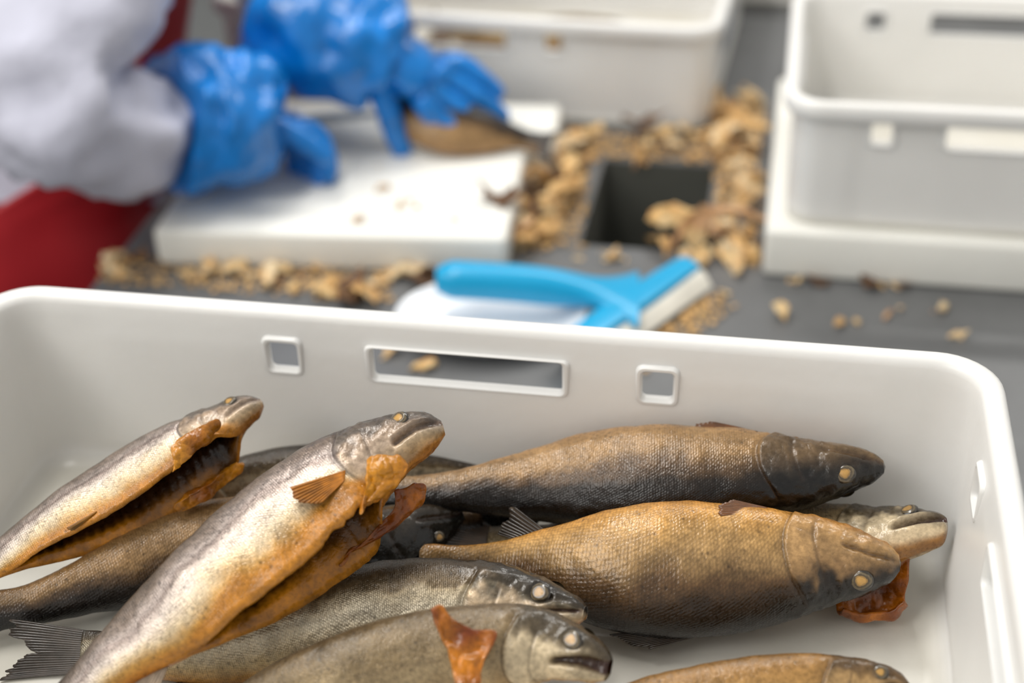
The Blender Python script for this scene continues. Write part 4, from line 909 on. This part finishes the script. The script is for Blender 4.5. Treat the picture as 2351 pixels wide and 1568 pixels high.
F5 = fish('smoked_trout', [(2030, 1072, .070), (1950, 1075, .068), (1850, 1090, .064), (1700, 1094, .060), (1500, 1100, .056), (1300, 1112, .047), (1100, 1124, .045), (855, 1128, .041)], False, 24, 'dark', 'dark-backed smoked trout lying farthest back on the right', hmul=.93, wmul=1.05, pm=.8, group=GF, seed=5, scale=1.1, mouth=.25, fins=('tail', 'dorsal', 'pectoral'), finopt=dict(dl=.15, pa=.84, pn=.02, pd=-.12, spread=.2, tl=.1))
F6 = fish('smoked_trout', [(2066, 1292, .050), (1980, 1294, .048), (1880, 1296, .046), (1740, 1308, .044), (1560, 1320, .042), (1380, 1314, .040), (1200, 1296, .034), (1060, 1288, .028), (965, 1288, .025)], False, 4, 'gold', 'large golden-brown smoked trout lying on its side on the right, big round eye', hmul=1.25, wmul=1.15, pm=.62, group=GF, seed=6, scale=1.5, eye_r=.0215, mouth=.5, fins=('tail', 'pectoral', 'dorsal', 'anal'), finopt=dict(pa=.90, pn=.2, pd=-.1, spread=.3, tl=.10, dl=.25, tc=((60, 42, 20), (104, 74, 36))))
F7 = fish('smoked_trout', [(1346, 1408, .052), (1260, 1392, .050), (1150, 1382, .046), (1000, 1392, .041), (820, 1412, .035), (640, 1445, .028), (470, 1490, .022), (330, 1502, .018), (190, 1498, .015)], True, 6, 'olive', 'olive and silver smoked trout lying in front of the large golden one', hmul=.95, wmul=1.1, group=GF, seed=7, scale=.85, fins=('tail', 'anal', 'pelvic'), finopt=dict(tl=.14, spread=.13, tc=((52, 44, 38), (104, 94, 86))))
F8 = fish('smoked_trout', [(1402, 1528, .060), (1330, 1500, .060), (1240, 1482, .058), (1120, 1490, .055), (960, 1520, .050), (760, 1570, .043), (560, 1640, .030), (350, 1725, .022)], True, 10, 'pale', 'pale smoked trout in the front with open mouth and curled orange belly flap', hmul=1.02, wmul=1.1, group=GF, seed=8, scale=.85, jaw=9, eye_r=.0215, fins=('tail',))
flap(F8.o, [[(988, 1398, .090), (1010, 1388, .090), (1030, 1408, .088)], [(1000, 1440, .084), (1040, 1430, .083), (1085, 1448, .080)], [(1022, 1475, .080), (1068, 1480, .078), (1142, 1452, .078)], [(1036, 1520, .076), (1076, 1525, .074), (1112, 1520, .072)], [(1044, 1570, .072), (1075, 1575, .070), (1098, 1572, .068)], [(1046, 1620, .066), (1072, 1625, .064), (1092, 1622, .062)]], 'orange belly flap standing up in front of the gill cover', cols=((186, 112, 12), (104, 44, 4)), seed=8, wr=.003)
F1 = fish('smoked_trout', [(602, 925, .094), (545, 952, .092), (470, 1000, .086), (380, 1054, .077), (260, 1130, .065), (110, 1218, .053), (-40, 1310, .041), (-130, 1370, .030)], True, -34, 'silver', 'gutted smoked trout at far left, dark cavity gaping open towards its head', hmul=.98, group=GF, seed=1, scale=.9, mouth=.4, open_=dict(gap=36, s0=.10, s1=.86, fn=.006, ff=.055, en=-.01, ef=.030, front=1.25, wr=.004, wf=190), fins=('tail', 'pelvic'))
F3 = fish('smoked_trout', [(1018, 980, .118), (950, 1000, .116), (860, 1045, .110), (760, 1110, .103), (620, 1225, .091), (470, 1350, .078), (330, 1462, .063), (200, 1575, .049), (90, 1680, .034)], True, -25, 'silver', 'big silver and orange gutted smoked trout lying diagonally on top of the pile', hmul=1.08, wmul=1.1, group=GF, seed=3, scale=.95, jaw=1.5, mouth=.6, open_=dict(gap=31, s0=.19, s1=.72, fn=.010, ff=.045, en=.010, ef=.035, front=1.45, wr=.005, wf=210), fins=('tail', 'pectoral', 'anal'), finopt=dict(pa=.66, pn=.30, pd=.12, pcol=((128, 74, 12), (186, 118, 30)), ac=((150, 130, 110), (190, 176, 156))))
flap(F3.o, [[(905, 1125, .098), (930, 1120, .098), (952, 1108, .100)], [(905, 1165, .090), (940, 1150, .092), (976, 1112, .098)], [(870, 1205, .084), (925, 1190, .085), (974, 1138, .092)], [(820, 1258, .078), (880, 1225, .080), (950, 1176, .084)], [(772, 1296, .074), (840, 1250, .076), (905, 1216, .079)]], 'orange belly flap tip curling up behind the gills', cols=((188, 112, 12), (112, 52, 4)), seed=31, wr=.0022)
flap(F3.o, [[(846, 1062, .122), (880, 1060, .122), (928, 1060, .122)], [(842, 1092, .120), (884, 1080, .122), (936, 1074, .121)], [(838, 1130, .114), (880, 1110, .116), (914, 1104, .115)], [(824, 1182, .106), (852, 1160, .108), (880, 1140, .108)]], 'golden wrinkled throat flap below the gill cover', cols=((190, 126, 26), (150, 88, 14)), seed=37, wr=.0040)
flap(F1.o, [[(392, 1032, .094), (430, 1000, .098), (495, 962, .102)], [(400, 1060, .090), (440, 1022, .095), (498, 970, .100)], [(396, 1085, .086), (432, 1052, .090), (470, 1006, .094)]], 'golden edge of the slit belly', cols=((190, 126, 26), (146, 86, 14)), seed=41, wr=.0020, thick=.004)
flap(F1.o, [[(420, 1142, .064), (480, 1108, .068), (540, 1062, .072)], [(400, 1162, .060), (480, 1124, .064), (560, 1064, .070)], [(410, 1176, .056), (484, 1138, .060), (552, 1082, .066)]], 'far golden edge of the slit belly', cols=((180, 116, 22), (130, 72, 12)), seed=43, wr=.0020, thick=.004)
F10 = fish('smoked_trout', [(2088, 1580, .040), (2020, 1566, .040), (1920, 1572, .040), (1780, 1588, .038), (1600, 1612, .034), (1400, 1640, .028), (1200, 1670, .022)], True, 4, 'tan', 'golden smoked trout cut by the lower frame edge on the right', hmul=.95, group=GF, seed=10, fins=('tail',))
